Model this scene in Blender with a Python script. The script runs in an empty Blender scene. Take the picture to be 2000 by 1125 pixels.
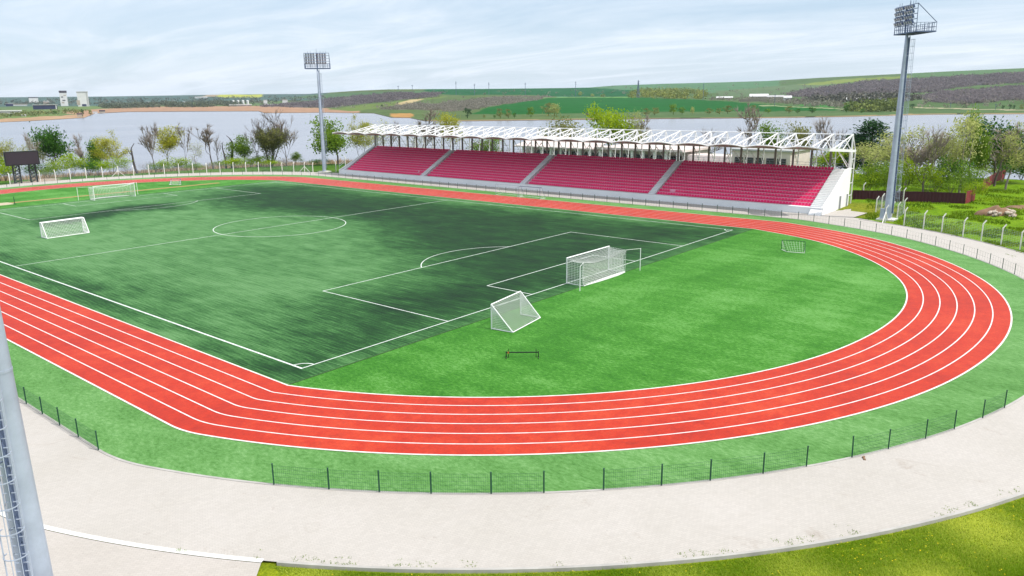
import bpy, bmesh, math, random
from mathutils import Vector, Matrix, noise
random.seed(7)
PI = math.pi
S = bpy.context.scene
COL = S.collection
rad = math.radians

# ---------------------------------------------------------------- camera calibration
F, PITCH, YAW, ROLL = 1494.96, 0.244501, 0.695656, 0.0109507
CX, CY, CZ = -62.606, -42.231, 17.618
fw = Vector((math.cos(PITCH)*math.cos(YAW), math.cos(PITCH)*math.sin(YAW), -math.sin(PITCH)))
rt0 = Vector((math.sin(YAW), -math.cos(YAW), 0)); dn0 = fw.cross(rt0)
rt = rt0*math.cos(ROLL) + dn0*math.sin(ROLL)
dn = dn0*math.cos(ROLL) - rt0*math.sin(ROLL)
CAM = Vector((CX, CY, CZ))

def sightline(x, y):
    """direction of the survey sighting (x, y) taken from the drone"""
    return (fw + rt*((x-1000)/F) + dn*((y-562.5)/F)).normalized()
def on_ground(x, y, z=0.0):
    d = sightline(x, y); t = (z-CZ)/d.z
    return CAM + d*t
def at_range(x, y, r):
    d = sightline(x, y); t = r/math.hypot(d.x, d.y)
    return CAM + d*t
def on_x(x, y, X):
    d = sightline(x, y); return CAM + d*((X-CX)/d.x)

cam_d = bpy.data.cameras.new('camera'); cam = bpy.data.objects.new('camera', cam_d); COL.objects.link(cam)
M = Matrix((rt, -dn, -fw)).transposed().to_4x4(); M.translation = CAM
cam.matrix_world = M
cam_d.lens = F/2000*36; cam_d.sensor_width = 36; cam_d.clip_start = 0.3; cam_d.clip_end = 30000
S.camera = cam

# ---------------------------------------------------------------- helpers
def lin(c):
    c /= 255.0
    return c/12.92 if c <= 0.04045 else ((c+0.055)/1.055)**2.4
K = 1.75
def alb(r, g, b, k=None):
    k = k or K
    return tuple(min(0.85, max(0.003, lin(v)/k)) for v in (r, g, b))

class MB:
    def __init__(s): s.v = []; s.f = []; s.c = []
    def add(s, vs, fs):
        n = len(s.v); s.v += [tuple(v) for v in vs]; s.f += [tuple(i+n for i in f) for f in fs]
    def box(s, c, d, m=None):
        x, y, z = d[0]/2, d[1]/2, d[2]/2
        vs = [Vector(p) for p in ((-x,-y,-z),(x,-y,-z),(x,y,-z),(-x,y,-z),(-x,-y,z),(x,-y,z),(x,y,z),(-x,y,z))]
        if m is not None: vs = [m @ v for v in vs]
        c = Vector(c)
        s.add([v+c for v in vs], [(0,3,2,1),(4,5,6,7),(0,1,5,4),(1,2,6,5),(2,3,7,6),(3,0,4,7)])
    def b2(s, a, b):
        s.box([(a[i]+b[i])/2 for i in range(3)], [abs(b[i]-a[i]) for i in range(3)])
    def tube(s, pts, r, n=6, cap=True):
        pts = [Vector(p) for p in pts]; k = len(pts)
        rs = r if isinstance(r, (list, tuple)) else [r]*k
        base = len(s.v); prev = None
        for i, p in enumerate(pts):
            t = (pts[min(i+1, k-1)] - pts[max(i-1, 0)])
            if t.length < 1e-9: t = Vector((0, 0, 1))
            t.normalize()
            if prev is None:
                a = Vector((0, 0, 1)) if abs(t.z) < 0.9 else Vector((1, 0, 0))
                u = t.cross(a).normalized()
            else:
                u = (prev - t*prev.dot(t))
                u = u.normalized() if u.length > 1e-6 else t.orthogonal().normalized()
            prev = u; w = t.cross(u)
            for j in range(n):
                q = 2*PI*(j+0.5)/n
                s.v.append(tuple(p + (u*math.cos(q) + w*math.sin(q))*rs[i]))
        for i in range(k-1):
            for j in range(n):
                a = base+i*n+j; b = base+i*n+(j+1) % n
                s.f.append((a, b, b+n, a+n))
        if cap:
            s.f.append(tuple(base+j for j in range(n))[::-1]); s.f.append(tuple(base+(k-1)*n+j for j in range(n)))
    def bar(s, a, b, w, h=None, up=(0, 0, 1)):
        a = Vector(a); b = Vector(b); t = (b-a); L = t.length; t.normalize(); up = Vector(up)
        if abs(t.dot(up)) > 0.98: up = Vector((1, 0, 0))
        u = t.cross(up).normalized(); v = u.cross(t)
        h = h or w
        m = Matrix((t, u, v)).transposed()
        s.box((a+b)/2, (L, w, h), m)
    def sheet(s, pts, z=None):
        n = len(s.v); s.v += [tuple(p) if z is None else (p[0], p[1], z) for p in pts]; s.f.append(tuple(range(n, n+len(pts))))
    def band(s, A, B, z, closed=True):
        n = len(s.v); k = len(A)
        s.v += [(p[0], p[1], z) for p in A] + [(p[0], p[1], z) for p in B]
        for i in range(k if closed else k-1):
            j = (i+1) % k; s.f.append((n+i, n+j, n+k+j, n+k+i))
    def build(s, name, mat, parent=None, world=True, smooth=False):
        me = bpy.data.meshes.new(name)
        vs = s.v
        if parent is not None and world:
            L = parent.location
            if parent.parent is not None: L = L + parent.parent.location
            vs = [(v[0]-L[0], v[1]-L[1], v[2]-L[2]) for v in vs]
        me.from_pydata(vs, [], s.f); me.update()
        if s.c:
            at = me.color_attributes.new('tone', 'FLOAT_COLOR', 'POINT')
            at.data.foreach_set('color', [x for c in s.c for x in (c[0], c[1], c[2], 1.0)])
        if smooth:
            me.polygons.foreach_set('use_smooth', [True]*len(me.polygons))
        me.materials.append(mat)
        o = bpy.data.objects.new(name, me); COL.objects.link(o)
        if parent is not None: o.parent = parent
        return o

def tag(o, label, cat, group=None):
    o['label'] = label; o['category'] = cat
    if group: o['group'] = group
    return o
def thing(name, label, cat, loc=(0, 0, 0), group=None):
    o = bpy.data.objects.new(name, None); COL.objects.link(o)
    o.location = Vector(loc); o.empty_display_size = 0.3
    return tag(o, label, cat, group)
def kind(o, k): o['kind'] = k; return o
def struct(o): return kind(o, 'structure')
def dup(o, loc, rz=0.0, scale=None, label=None):
    r = o.copy(); COL.objects.link(r); r.location = loc; r.rotation_euler = (0, 0, rz)
    if scale is not None: r.scale = scale
    if label: r['label'] = label
    for ch in o.children:
        c = ch.copy(); COL.objects.link(c); c.parent = r
        for g in ch.children:
            d = g.copy(); COL.objects.link(d); d.parent = c
    return r

# ---------------------------------------------------------------- materials
def nt_new(name):
    m = bpy.data.materials.new(name); m.use_nodes = True
    nt = m.node_tree; b = nt.nodes['Principled BSDF']
    return m, nt, b
def nz(nt, scale, detail=4, rough=0.55, vec=None, dist=0.0):
    n = nt.nodes.new('ShaderNodeTexNoise'); n.inputs['Scale'].default_value = scale
    n.inputs['Detail'].default_value = detail; n.inputs['Roughness'].default_value = rough
    n.inputs['Distortion'].default_value = dist
    if vec is not None: nt.links.new(vec, n.inputs['Vector'])
    return n.outputs['Fac']
def ramp(nt, fac, stops):
    r = nt.nodes.new('ShaderNodeValToRGB'); e = r.color_ramp.elements
    while len(e) < len(stops): e.new(0.5)
    for i, (p, c) in enumerate(stops):
        e[i].position = p; e[i].color = (c[0], c[1], c[2], 1)
    nt.links.new(fac, r.inputs['Fac']); return r.outputs['Color']
def mix(nt, a, b, fac, mode='MIX'):
    m = nt.nodes.new('ShaderNodeMix'); m.data_type = 'RGBA'; m.blend_type = mode
    for s, v in ((0, fac), (6, a), (7, b)):
        if isinstance(v, (int, float)): m.inputs[s].default_value = v
        elif isinstance(v, tuple): m.inputs[s].default_value = (v[0], v[1], v[2], 1)
        else: nt.links.new(v, m.inputs[s])
    return m.outputs[2]
def mth(nt, op, a, b=None, clamp=False):
    m = nt.nodes.new('ShaderNodeMath'); m.operation = op; m.use_clamp = clamp
    for i, v in enumerate((a, b)):
        if v is None: continue
        if isinstance(v, (int, float)): m.inputs[i].default_value = v
        else: nt.links.new(v, m.inputs[i])
    return m.outputs[0]
def coords(nt, scale=(1, 1, 1), rot=(0, 0, 0), kind='Object'):
    t = nt.nodes.new('ShaderNodeTexCoord'); mp = nt.nodes.new('ShaderNodeMapping')
    mp.inputs['Scale'].default_value = scale; mp.inputs['Rotation'].default_value = rot
    nt.links.new(t.outputs[kind], mp.inputs['Vector']); return mp.outputs['Vector']
def bump(nt, b, h, strength=0.3, dist=0.05):
    n = nt.nodes.new('ShaderNodeBump'); n.inputs['Strength'].default_value = strength; n.inputs['Distance'].default_value = dist
    nt.links.new(h, n.inputs['Height']); nt.links.new(n.outputs['Normal'], b.inputs['Normal'])
def grey(v): return (v, v, v)

def simple(name, c, rough=0.6, metal=0.0, var=0.25, scale=3.0, spec=0.4):
    m, nt, b = nt_new(name)
    v = coords(nt)
    f = nz(nt, scale, 5, 0.6, v)
    c1 = tuple(x*(1-var) for x in c); c2 = tuple(min(0.9, x*(1+var*0.6)) for x in c)
    nt.links.new(ramp(nt, f, [(0.3, c1), (0.7, c2)]), b.inputs['Base Color'])
    b.inputs['Roughness'].default_value = rough; b.inputs['Metallic'].default_value = metal
    b.inputs['Specular IOR Level'].default_value = spec
    return m

MAT = {}
MAT['white_paint'] = simple('white_paint', (0.80, 0.80, 0.80), 0.45, 0, 0.06)
MAT['post_concrete'] = simple('post_concrete', (0.72, 0.71, 0.66), 0.8, 0, 0.15, 2)
MAT['line_paint'] = simple('line_paint', (0.64, 0.68, 0.64), 0.7, 0, 0.30, 2.5)
MAT['track_line'] = simple('track_line', (0.70, 0.63, 0.61), 0.7, 0, 0.22, 2.2)
MAT['net_white'] = simple('net_white', (0.80, 0.79, 0.78), 0.8, 0, 0.05)
MAT['galv'] = simple('galvanised_steel', (0.40, 0.46, 0.56), 0.5, 0.25, 0.18, 0.8)
MAT['galv_dark'] = simple('galvanised_dark', (0.11, 0.15, 0.25), 0.5, 0.3, 0.15, 2)
MAT['lamp_glass'] = simple('lamp_glass', (0.36, 0.41, 0.47), 0.15, 0.1, 0.25, 1.2, 0.8)
MAT['green_paint'] = simple('green_paint', (0.004, 0.055, 0.032), 0.45, 0, 0.1)
MAT['turf_seam'] = simple('turf_seam', (0.03, 0.08, 0.02), 0.8, 0, 0.3, 2)
MAT['green_wire'] = simple('green_wire', (0.004, 0.07, 0.035), 0.5, 0, 0.1)
MAT['black_metal'] = simple('black_metal', (0.012, 0.016, 0.014), 0.5, 0, 0.2)
MAT['screen'] = simple('dark_screen', (0.035, 0.025, 0.035), 0.35, 0, 0.1)
MAT['concrete'] = simple('concrete', (0.66, 0.67, 0.69), 0.85, 0, 0.12, 0.7)
MAT['step_concrete'] = simple('step_concrete', (0.62, 0.62, 0.63), 0.85, 0, 0.18, 0.9)
MAT['kerb'] = simple('kerb_concrete', (0.39, 0.375, 0.35), 0.85, 0, 0.2, 0.9)
MAT['white_kerb'] = simple('white_kerb', (0.62, 0.61, 0.585), 0.8, 0, 0.08, 0.9)
MAT['wall_white'] = simple('wall_white', (0.80, 0.80, 0.79), 0.8, 0, 0.05, 0.4)
MAT['wall_grey'] = simple('wall_grey', (0.76, 0.78, 0.80), 0.85, 0, 0.07, 0.35)
MAT['pink_plaster'] = simple('pink_plaster', (0.62, 0.54, 0.51), 0.9, 0, 0.15, 0.4)
MAT['dark_window'] = simple('dark_window', (0.03, 0.035, 0.04), 0.15, 0, 0.3, 0.8, 0.6)
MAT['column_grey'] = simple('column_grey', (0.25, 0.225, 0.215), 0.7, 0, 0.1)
MAT['door_grey'] = simple('door_grey', (0.22, 0.23, 0.25), 0.6, 0, 0.1)
MAT['roof_sheet'] = simple('roof_sheet', (0.34, 0.32, 0.31), 0.6, 0, 0.1, 0.5)
MAT['terrace_pink'] = simple('pink_terrace', (0.85, 0.42, 0.55), 0.75, 0, 0.12, 0.9)  # one even light pink over all the seating steps
MAT['seat'] = simple('seat_plastic', (0.85, 0.012, 0.155), 0.4, 0, 0.18, 2.5, 0.5)
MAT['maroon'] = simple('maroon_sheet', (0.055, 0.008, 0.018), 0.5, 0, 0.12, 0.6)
MAT['maroon_lit'] = simple('maroon_sheet_lit', (0.24, 0.035, 0.045), 0.5, 0, 0.15, 0.6)  # maroon sheet again, with sunlight put into its brighter colour
MAT['tan_runway'] = simple('tan_runway', alb(200, 160, 105), 0.9, 0, 0.12, 0.8)
MAT['sand'] = simple('sand', alb(225, 210, 180), 0.95, 0, 0.1, 1.0)
MAT['dirt'] = simple('dirt', alb(165, 130, 100), 0.95, 0, 0.3, 1.3)
MAT['path'] = simple('dirt_path', alb(205, 190, 175), 0.95, 0, 0.15, 0.4)
MAT['rock'] = simple('rock', alb(232, 216, 196), 0.9, 0, 0.25, 1.5)
MAT['far_white'] = simple('far_white_wall', (0.62, 0.62, 0.62), 0.8, 0, 0.1, 0.1)
MAT['far_roof'] = simple('far_roof', (0.42, 0.42, 0.42), 0.7, 0, 0.15, 0.1)
MAT['far_dark'] = simple('far_dark', (0.05, 0.04, 0.06), 0.7, 0, 0.2, 0.1)
MAT['far_blue'] = simple('far_blue', (0.012, 0.018, 0.07), 0.6, 0, 0.1, 0.1)
MAT['far_tan'] = simple('far_tan', (0.38, 0.33, 0.27), 0.8, 0, 0.15, 0.1)
MAT['orange'] = simple('orange_plastic', (0.45, 0.16, 0.03), 0.6, 0, 0.1)

def turf_mat(name, stops, band_dir=None, spots=True):
    m, nt, b = nt_new(name)
    v = coords(nt)
    big = nz(nt, 0.09, 3, 0.6, coords(nt, (1, 0.35, 1), (0, 0, rad(20))), 0.6)
    mid = nz(nt, 0.7, 4, 0.65, coords(nt, (1.0, 0.4, 1), (0, 0, rad(-35))))
    fine = nz(nt, 5, 4, 0.75, coords(nt, (1, 0.55, 1), (0, 0, rad(-35))))
    f = mth(nt, 'ADD', mth(nt, 'MULTIPLY', big, 0.36), mth(nt, 'MULTIPLY', mid, 0.34))
    f = mth(nt, 'ADD', f, mth(nt, 'MULTIPLY', fine, 0.30))
    f = mth(nt, 'ADD', f, mth(nt, 'MULTIPLY', mth(nt, 'SUBTRACT', fine, 0.5), 0.34))
    if band_dir:
        sy = nt.nodes.new('ShaderNodeSeparateXYZ'); nt.links.new(coords(nt, (1, 1, 1), (0, 0, 0)), sy.inputs[0])
        wob = mth(nt, 'MULTIPLY', nz(nt, 0.2, 2, 0.5, coords(nt)), 0.8)
        sn = mth(nt, 'SINE', mth(nt, 'MULTIPLY', mth(nt, 'ADD', sy.outputs[1], wob), 2*PI/8.2))
        f = mth(nt, 'ADD', f, mth(nt, 'MULTIPLY', mth(nt, 'MAXIMUM', mth(nt, 'MINIMUM', mth(nt, 'MULTIPLY', sn, 4.0), 1.0), -1.0), 0.022))
    c = ramp(nt, f, stops)
    tiny = nz(nt, 45, 2, 0.6, v)
    c = mix(nt, c, ramp(nt, tiny, [(0.3, grey(0.6)), (0.7, grey(1.3))]), 0.9, 'MULTIPLY')
    nt.links.new(c, b.inputs['Base Color'])
    b.inputs['Roughness'].default_value = 0.75; b.inputs['Specular IOR Level'].default_value = 0.15
    bump(nt, b, mth(nt, 'ADD', fine, tiny), 0.6, 0.03)
    return m
MAT['turf'] = turf_mat('turf', [(0.36, alb(88, 148, 66)), (0.50, alb(118, 178, 95)), (0.64, alb(150, 204, 128))])
MAT['infield'] = turf_mat('infield_turf', [(0.38, alb(58, 134, 30)), (0.5, alb(84, 161, 50)), (0.64, alb(126, 194, 96))], band_dir=True)

def pitch_mat():
    m, nt, b = nt_new('pitch_turf')
    a = nt.nodes.new('ShaderNodeAttribute'); a.attribute_name = 'tone'
    sep = nt.nodes.new('ShaderNodeSeparateColor'); nt.links.new(a.outputs['Color'], sep.inputs['Color'])
    dark = sep.outputs[0]; amp = sep.outputs[1]
    w = nt.nodes.new('ShaderNodeTexWave'); w.wave_type = 'BANDS'; w.bands_direction = 'X'
    w.inputs['Scale'].default_value = 0.9; w.inputs['Distortion'].default_value = 2.2
    w.inputs['Detail'].default_value = 3; w.inputs['Detail Scale'].default_value = 0.5; w.inputs['Detail Roughness'].default_value = 0.6
    nt.links.new(coords(nt, (1, 1, 1), (0, 0, rad(10))), w.inputs['Vector'])
    streak = nz(nt, 1.0, 5, 0.7, coords(nt, (7.5, 0.17, 1), (0, 0, rad(10))), 0.2)
    blot = nz(nt, 0.5, 5, 0.7, coords(nt, (1, 0.5, 1)))
    fine = nz(nt, 7, 4, 0.78, coords(nt, (1, .6, 1)))
    s = mth(nt, 'ADD', mth(nt, 'MULTIPLY', mth(nt, 'SUBTRACT', streak, 0.5), 1.35), mth(nt, 'MULTIPLY', mth(nt, 'SUBTRACT', w.outputs['Fac'], 0.5), 0.07))
    s = mth(nt, 'ADD', s, mth(nt, 'MULTIPLY', mth(nt, 'SUBTRACT', blot, 0.5), 0.8))
    f = mth(nt, 'ADD', dark, mth(nt, 'MULTIPLY', s, mth(nt, 'ADD', amp, 0.55)))
    f = mth(nt, 'ADD', f, mth(nt, 'MULTIPLY', mth(nt, 'SUBTRACT', fine, 0.5), 0.6))
    c = ramp(nt, f, [(0.0, alb(120, 172, 110)), (0.25, alb(89, 146, 81)), (0.55, alb(50, 102, 50)), (0.8, alb(33, 76, 38)), (1.0, alb(26, 58, 36))])
    tiny = nz(nt, 50, 2, 0.6, coords(nt))
    c = mix(nt, c, ramp(nt, tiny, [(0.3, grey(0.7)), (0.7, grey(1.2))]), 0.7, 'MULTIPLY')
    nt.links.new(c, b.inputs['Base Color']); b.inputs['Roughness'].default_value = 0.75; b.inputs['Specular IOR Level'].default_value = 0.12
    bump(nt, b, mth(nt, 'ADD', fine, streak), 0.5, 0.03)
    return m
MAT['pitch'] = pitch_mat()

def track_mat():
    m, nt, b = nt_new('track_rubber')
    big = nz(nt, 0.12, 4, 0.6, coords(nt)); mid = nz(nt, 0.9, 5, 0.7, coords(nt)); fine = nz(nt, 30, 2, 0.6, coords(nt))
    f = mth(nt, 'ADD', mth(nt, 'MULTIPLY', big, 0.5), mth(nt, 'MULTIPLY', mid, 0.5))
    c = ramp(nt, f, [(0.33, alb(198, 40, 9)), (0.5, alb(226, 55, 15)), (0.66, alb(243, 82, 40))])
    c = mix(nt, c, ramp(nt, fine, [(0.3, grey(0.80)), (0.7, grey(1.14))]), 0.9, 'MULTIPLY')
    grain = nz(nt, 4.5, 5, 0.8, coords(nt)); stain = nz(nt, 0.35, 6, 0.75, coords(nt, (1, 1, 1)), 1.2)
    c = mix(nt, c, ramp(nt, grain, [(0.3, grey(0.78)), (0.52, grey(1.0)), (0.72, (1.15, 1.3, 1.3))]), 1.0, 'MULTIPLY')
    c = mix(nt, c, ramp(nt, stain, [(0.30, (0.78, 0.78, 0.80)), (0.42, grey(1.0)), (0.66, grey(1.0)), (0.74, (1.08, 1.25, 1.25))]), 0.8, 'MULTIPLY')
    nt.links.new(c, b.inputs['Base Color']); b.inputs['Roughness'].default_value = 0.6; b.inputs['Specular IOR Level'].default_value = 0.28
    bump(nt, b, fine, 0.3, 0.01)
    return m
MAT['track'] = track_mat()

def paving_mat(name, base, ang):
    m, nt, b = nt_new(name)
    br = nt.nodes.new('ShaderNodeTexBrick'); br.offset = 0.5
    br.inputs['Scale'].default_value = 1.0
    br.inputs['Brick Width'].default_value = 0.22; br.inputs['Row Height'].default_value = 0.13; br.inputs['Mortar Size'].default_value = 0.007
    br.inputs['Mortar Smooth'].default_value = 0.3
    br.inputs['Color1'].default_value = (*base, 1); br.inputs['Color2'].default_value = (*[x*0.93 for x in base], 1)
    br.inputs['Mortar'].default_value = (*[x*0.80 for x in base], 1)
    nt.links.new(coords(nt, (1, 1, 1), (0, 0, ang)), br.inputs['Vector'])
    big = nz(nt, 0.16, 5, 0.6, coords(nt)); mid = nz(nt, 1.7, 5, 0.7, coords(nt))
    c = mix(nt, br.outputs['Color'], ramp(nt, big, [(0.3, (0.95, 0.94, 0.92)), (0.7, (1.04, 1.03, 1.03))]), 1.0, 'MULTIPLY')
    c = mix(nt, c, ramp(nt, mid, [(0.30, (0.93, 0.92, 0.90)), (0.5, grey(1.0))]), 0.35, 'MULTIPLY')
    st = nz(nt, 0.5, 7, 0.72, coords(nt, (1, 0.6, 1), (0, 0, rad(50))), 1.5); sp = nz(nt, 6, 3, 0.6, coords(nt))
    c = mix(nt, c, ramp(nt, st, [(0.28, (0.80, 0.76, 0.72)), (0.40, grey(1.0))]), 0.75, 'MULTIPLY')
    c = mix(nt, c, ramp(nt, sp, [(0.25, grey(0.72)), (0.33, grey(1.0))]), 0.7, 'MULTIPLY')
    nt.links.new(c, b.inputs['Base Color']); b.inputs['Roughness'].default_value = 0.85; b.inputs['Specular IOR Level'].default_value = 0.25
    bump(nt, b, br.outputs['Fac'], 0.25, -0.01)
    return m
MAT['paving'] = paving_mat('concrete_paving', (0.445, 0.420, 0.390), rad(28))
MAT['paving_apron'] = paving_mat('apron_paving', (0.445, 0.414, 0.382), rad(40))

def ground_mat():
    m, nt, b = nt_new('grass_ground')
    a = nt.nodes.new('ShaderNodeAttribute'); a.attribute_name = 'tone'
    big = nz(nt, 0.13, 5, 0.65, coords(nt)); mid = nz(nt, 0.9, 5, 0.7, coords(nt)); fine = nz(nt, 9, 4, 0.75, coords(nt)); clump = nz(nt, 2.6, 5, 0.75, coords(nt))
    c = mix(nt, a.outputs['Color'], ramp(nt, big, [(0.25, (0.72, 0.80, 0.70)), (0.5, grey(1.0)), (0.8, (1.3, 1.15, 1.1))]), 1.0, 'MULTIPLY')
    c = mix(nt, c, ramp(nt, mid, [(0.3, (0.62, 0.68, 0.6)), (0.5, grey(1.0)), (0.7, (1.35, 1.2, 1.2))]), 0.9, 'MULTIPLY')
    c = mix(nt, c, ramp(nt, clump, [(0.32, (0.55, 0.62, 0.5)), (0.5, grey(1.0)), (0.68, (1.4, 1.25, 1.2))]), 0.9, 'MULTIPLY')
    c = mix(nt, c, ramp(nt, fine, [(0.3, grey(0.55)), (0.5, grey(1.0)), (0.72, (1.5, 1.4, 1.3))]), 0.8, 'MULTIPLY')
    nt.links.new(c, b.inputs['Base Color']); b.inputs['Roughness'].default_value = 0.9; b.inputs['Specular IOR Level'].default_value = 0.1
    bump(nt, b, mth(nt, 'ADD', fine, mid), 0.8, 0.12)
    return m
MAT['ground'] = ground_mat()
def hills_mat():
    m, nt, b = nt_new('hill_fields')
    a = nt.nodes.new('ShaderNodeAttribute'); a.attribute_name = 'tone'
    big = nz(nt, 0.010, 6, 0.75, coords(nt, (1, .5, 1), (0, 0, .6))); mid = nz(nt, 0.05, 6, 0.8, coords(nt))
    c = mix(nt, a.outputs['Color'], ramp(nt, big, [(0.3, (0.8, 0.82, 0.8)), (0.7, (1.2, 1.15, 1.15))]), 0.9, 'MULTIPLY')
    c = mix(nt, c, ramp(nt, mid, [(0.3, grey(0.66)), (0.7, (1.3, 1.28, 1.2))]), 0.9, 'MULTIPLY')
    nt.links.new(c, b.inputs['Base Color']); b.inputs['Roughness'].default_value = 0.95; b.inputs['Specular IOR Level'].default_value = 0.05
    return m
MAT['hills'] = hills_mat()
def water_mat():
    m, nt, b = nt_new('lake_water')
    big = nz(nt, 0.004, 5, 0.6, coords(nt, (1, 3, 1), (0, 0, rad(40))))
    c = ramp(nt, big, [(0.3, (0.19, 0.20, 0.24)), (0.7, (0.26, 0.265, 0.30))])
    nt.links.new(c, b.inputs['Base Color']); b.inputs['Roughness'].default_value = 0.22; b.inputs['IOR'].default_value = 1.33
    w1 = nz(nt, 0.5, 4, 0.6, coords(nt, (1, 2.2, 1), (0, 0, rad(35))))
    bump(nt, b, w1, 0.25, 0.3)
    return m
MAT['water'] = water_mat()

def leaf_mat(name, c1, c2, trans=0.35):
    m, nt, b = nt_new(name)
    a = nt.nodes.new('ShaderNodeAttribute'); a.attribute_name = 'tone'
    sep = nt.nodes.new('ShaderNodeSeparateColor'); nt.links.new(a.outputs['Color'], sep.inputs['Color'])
    info = nt.nodes.new('ShaderNodeObjectInfo')
    f = mth(nt, 'ADD', sep.outputs[0], mth(nt, 'MULTIPLY', mth(nt, 'SUBTRACT', info.outputs['Random'], 0.5), 0.35))
    c = ramp(nt, f, [(0.0, c1), (1.0, c2)])
    nt.links.new(c, b.inputs['Base Color']); b.inputs['Roughness'].default_value = 0.7; b.inputs['Specular IOR Level'].default_value = 0.15
    t = nt.nodes.new('ShaderNodeBsdfTranslucent'); nt.links.new(c, t.inputs['Color'])
    ms = nt.nodes.new('ShaderNodeMixShader'); ms.inputs[0].default_value = trans
    out = nt.nodes['Material Output']
    nt.links.new(b.outputs[0], ms.inputs[1]); nt.links.new(t.outputs[0], ms.inputs[2]); nt.links.new(ms.outputs[0], out.inputs['Surface'])
    return m
LEAF = {
 'green': leaf_mat('leaf_green', (0.022, 0.085, 0.010), (0.10, 0.25, 0.024), 0.45),
 'fresh': leaf_mat('leaf_fresh', (0.085, 0.17, 0.012), (0.25, 0.38, 0.035), 0.5),
 'yellow': leaf_mat('leaf_yellow', (0.27, 0.285, 0.02), (0.56, 0.55, 0.06), 0.5),
 'pale': leaf_mat('leaf_pale', (0.28, 0.31, 0.09), (0.56, 0.58, 0.21), 0.5),
 'lime': leaf_mat('leaf_lime', (0.20, 0.32, 0.008), (0.42, 0.54, 0.025), 0.5),
 'dark': leaf_mat('leaf_dark', (0.012, 0.05, 0.018), (0.055, 0.14, 0.04), 0.35),
 'olive': leaf_mat('leaf_olive', (0.14, 0.16, 0.045), (0.33, 0.33, 0.11), 0.5),
 'bare': leaf_mat('bare_twigs', (0.20, 0.165, 0.14), (0.33, 0.28, 0.235), 0.25),
 'reed': leaf_mat('reed_stems', (0.40, 0.29, 0.18), (0.60, 0.47, 0.33), 0.3),
 'grass': leaf_mat('grass_blades', (0.21, 0.35, 0.012), (0.76, 0.79, 0.14), 0.58),
 'flower': leaf_mat('dandelion', (0.7, 0.5, 0.01), (0.75, 0.62, 0.02), 0.2),
}
BARK = simple('bark', (0.15, 0.125, 0.11), 0.9, 0, 0.4, 2)
BARK_PALE = simple('bark_pale', (0.30, 0.26, 0.23), 0.9, 0, 0.3, 2)
BARK_DARK = simple('bark_dark', (0.085, 0.072, 0.072), 0.9, 0, 0.3, 2)

# ---------------------------------------------------------------- sky and sun
HAZE = 4e-5
SUN_EL = rad(57); SUN_DIR = Vector((0.25, -0.968, 0)).normalized()*math.cos(SUN_EL) + Vector((0, 0, math.sin(SUN_EL)))
W = bpy.data.worlds.new('World'); S.world = W; W.use_nodes = True
nt = W.node_tree; bg = nt.nodes['Background']
sky = nt.nodes.new('ShaderNodeTexSky'); sky.sky_type = 'NISHITA'; sky.sun_disc = False
sky.sun_elevation = SUN_EL; sky.sun_rotation = math.atan2(SUN_DIR.x, SUN_DIR.y); sky.altitude = 100
sky.air_density = 1.0; sky.dust_density = 0.6; sky.ozone_density = 1.5
tc = nt.nodes.new('ShaderNodeTexCoord'); sx = nt.nodes.new('ShaderNodeSeparateXYZ'); nt.links.new(tc.outputs['Generated'], sx.inputs[0])
zc = mth(nt, 'MAXIMUM', mth(nt, 'ADD', sx.outputs[2], 0.10), 0.03)
cb = nt.nodes.new('ShaderNodeCombineXYZ')
nt.links.new(mth(nt, 'DIVIDE', sx.outputs[0], zc), cb.inputs[0]); nt.links.new(mth(nt, 'DIVIDE', sx.outputs[1], zc), cb.inputs[1])
mp = nt.nodes.new('ShaderNodeMapping'); mp.inputs['Rotation'].default_value = (0, 0, rad(-48)); mp.inputs['Scale'].default_value = (1.15, 0.46, 1)
nt.links.new(cb.outputs[0], mp.inputs['Vector'])
n1 = nz(nt, 1.1, 10, 0.66, mp.outputs[0], 0.6); n2 = nz(nt, 0.25, 4, 0.5, mp.outputs[0], 0.3)
cl = mth(nt, 'ADD', mth(nt, 'MULTIPLY', n1, 0.6), mth(nt, 'MULTIPLY', n2, 0.4))
cmask = ramp(nt, cl, [(0.38, grey(0.16)), (0.50, grey(0.46)), (0.62, grey(1.0))])
SKYC = (5.4, 8.6, 12.6); CLOUDC = (10.3, 11.2, 12.3)
hz = ramp(nt, sx.outputs[2], [(0.0, (7.8, 10.2, 12.6)), (0.35, SKYC)])
base = mix(nt, sky.outputs[0], hz, 0.55)
# unseen sky overhead brightened, added to lift the shaded sides
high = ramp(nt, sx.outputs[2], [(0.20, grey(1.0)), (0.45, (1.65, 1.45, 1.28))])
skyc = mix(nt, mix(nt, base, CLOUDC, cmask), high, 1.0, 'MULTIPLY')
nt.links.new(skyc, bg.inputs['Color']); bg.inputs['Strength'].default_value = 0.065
sl = bpy.data.lights.new('sun', 'SUN'); sl.energy = 3.05; sl.angle = rad(0.6); sl.color = (1.0, 0.955, 0.89)
so = bpy.data.objects.new('sun', sl); COL.objects.link(so); so.rotation_euler = SUN_DIR.to_track_quat('Z', 'Y').to_euler(); so.location = (0, -60, 120)
S.view_settings.view_transform = 'Standard'; S.view_settings.look = 'None'; S.view_settings.gamma = 1; S.view_settings.exposure = 0.48
S.cycles.max_bounces = 6; S.cycles.transparent_max_bounces = 8

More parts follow.
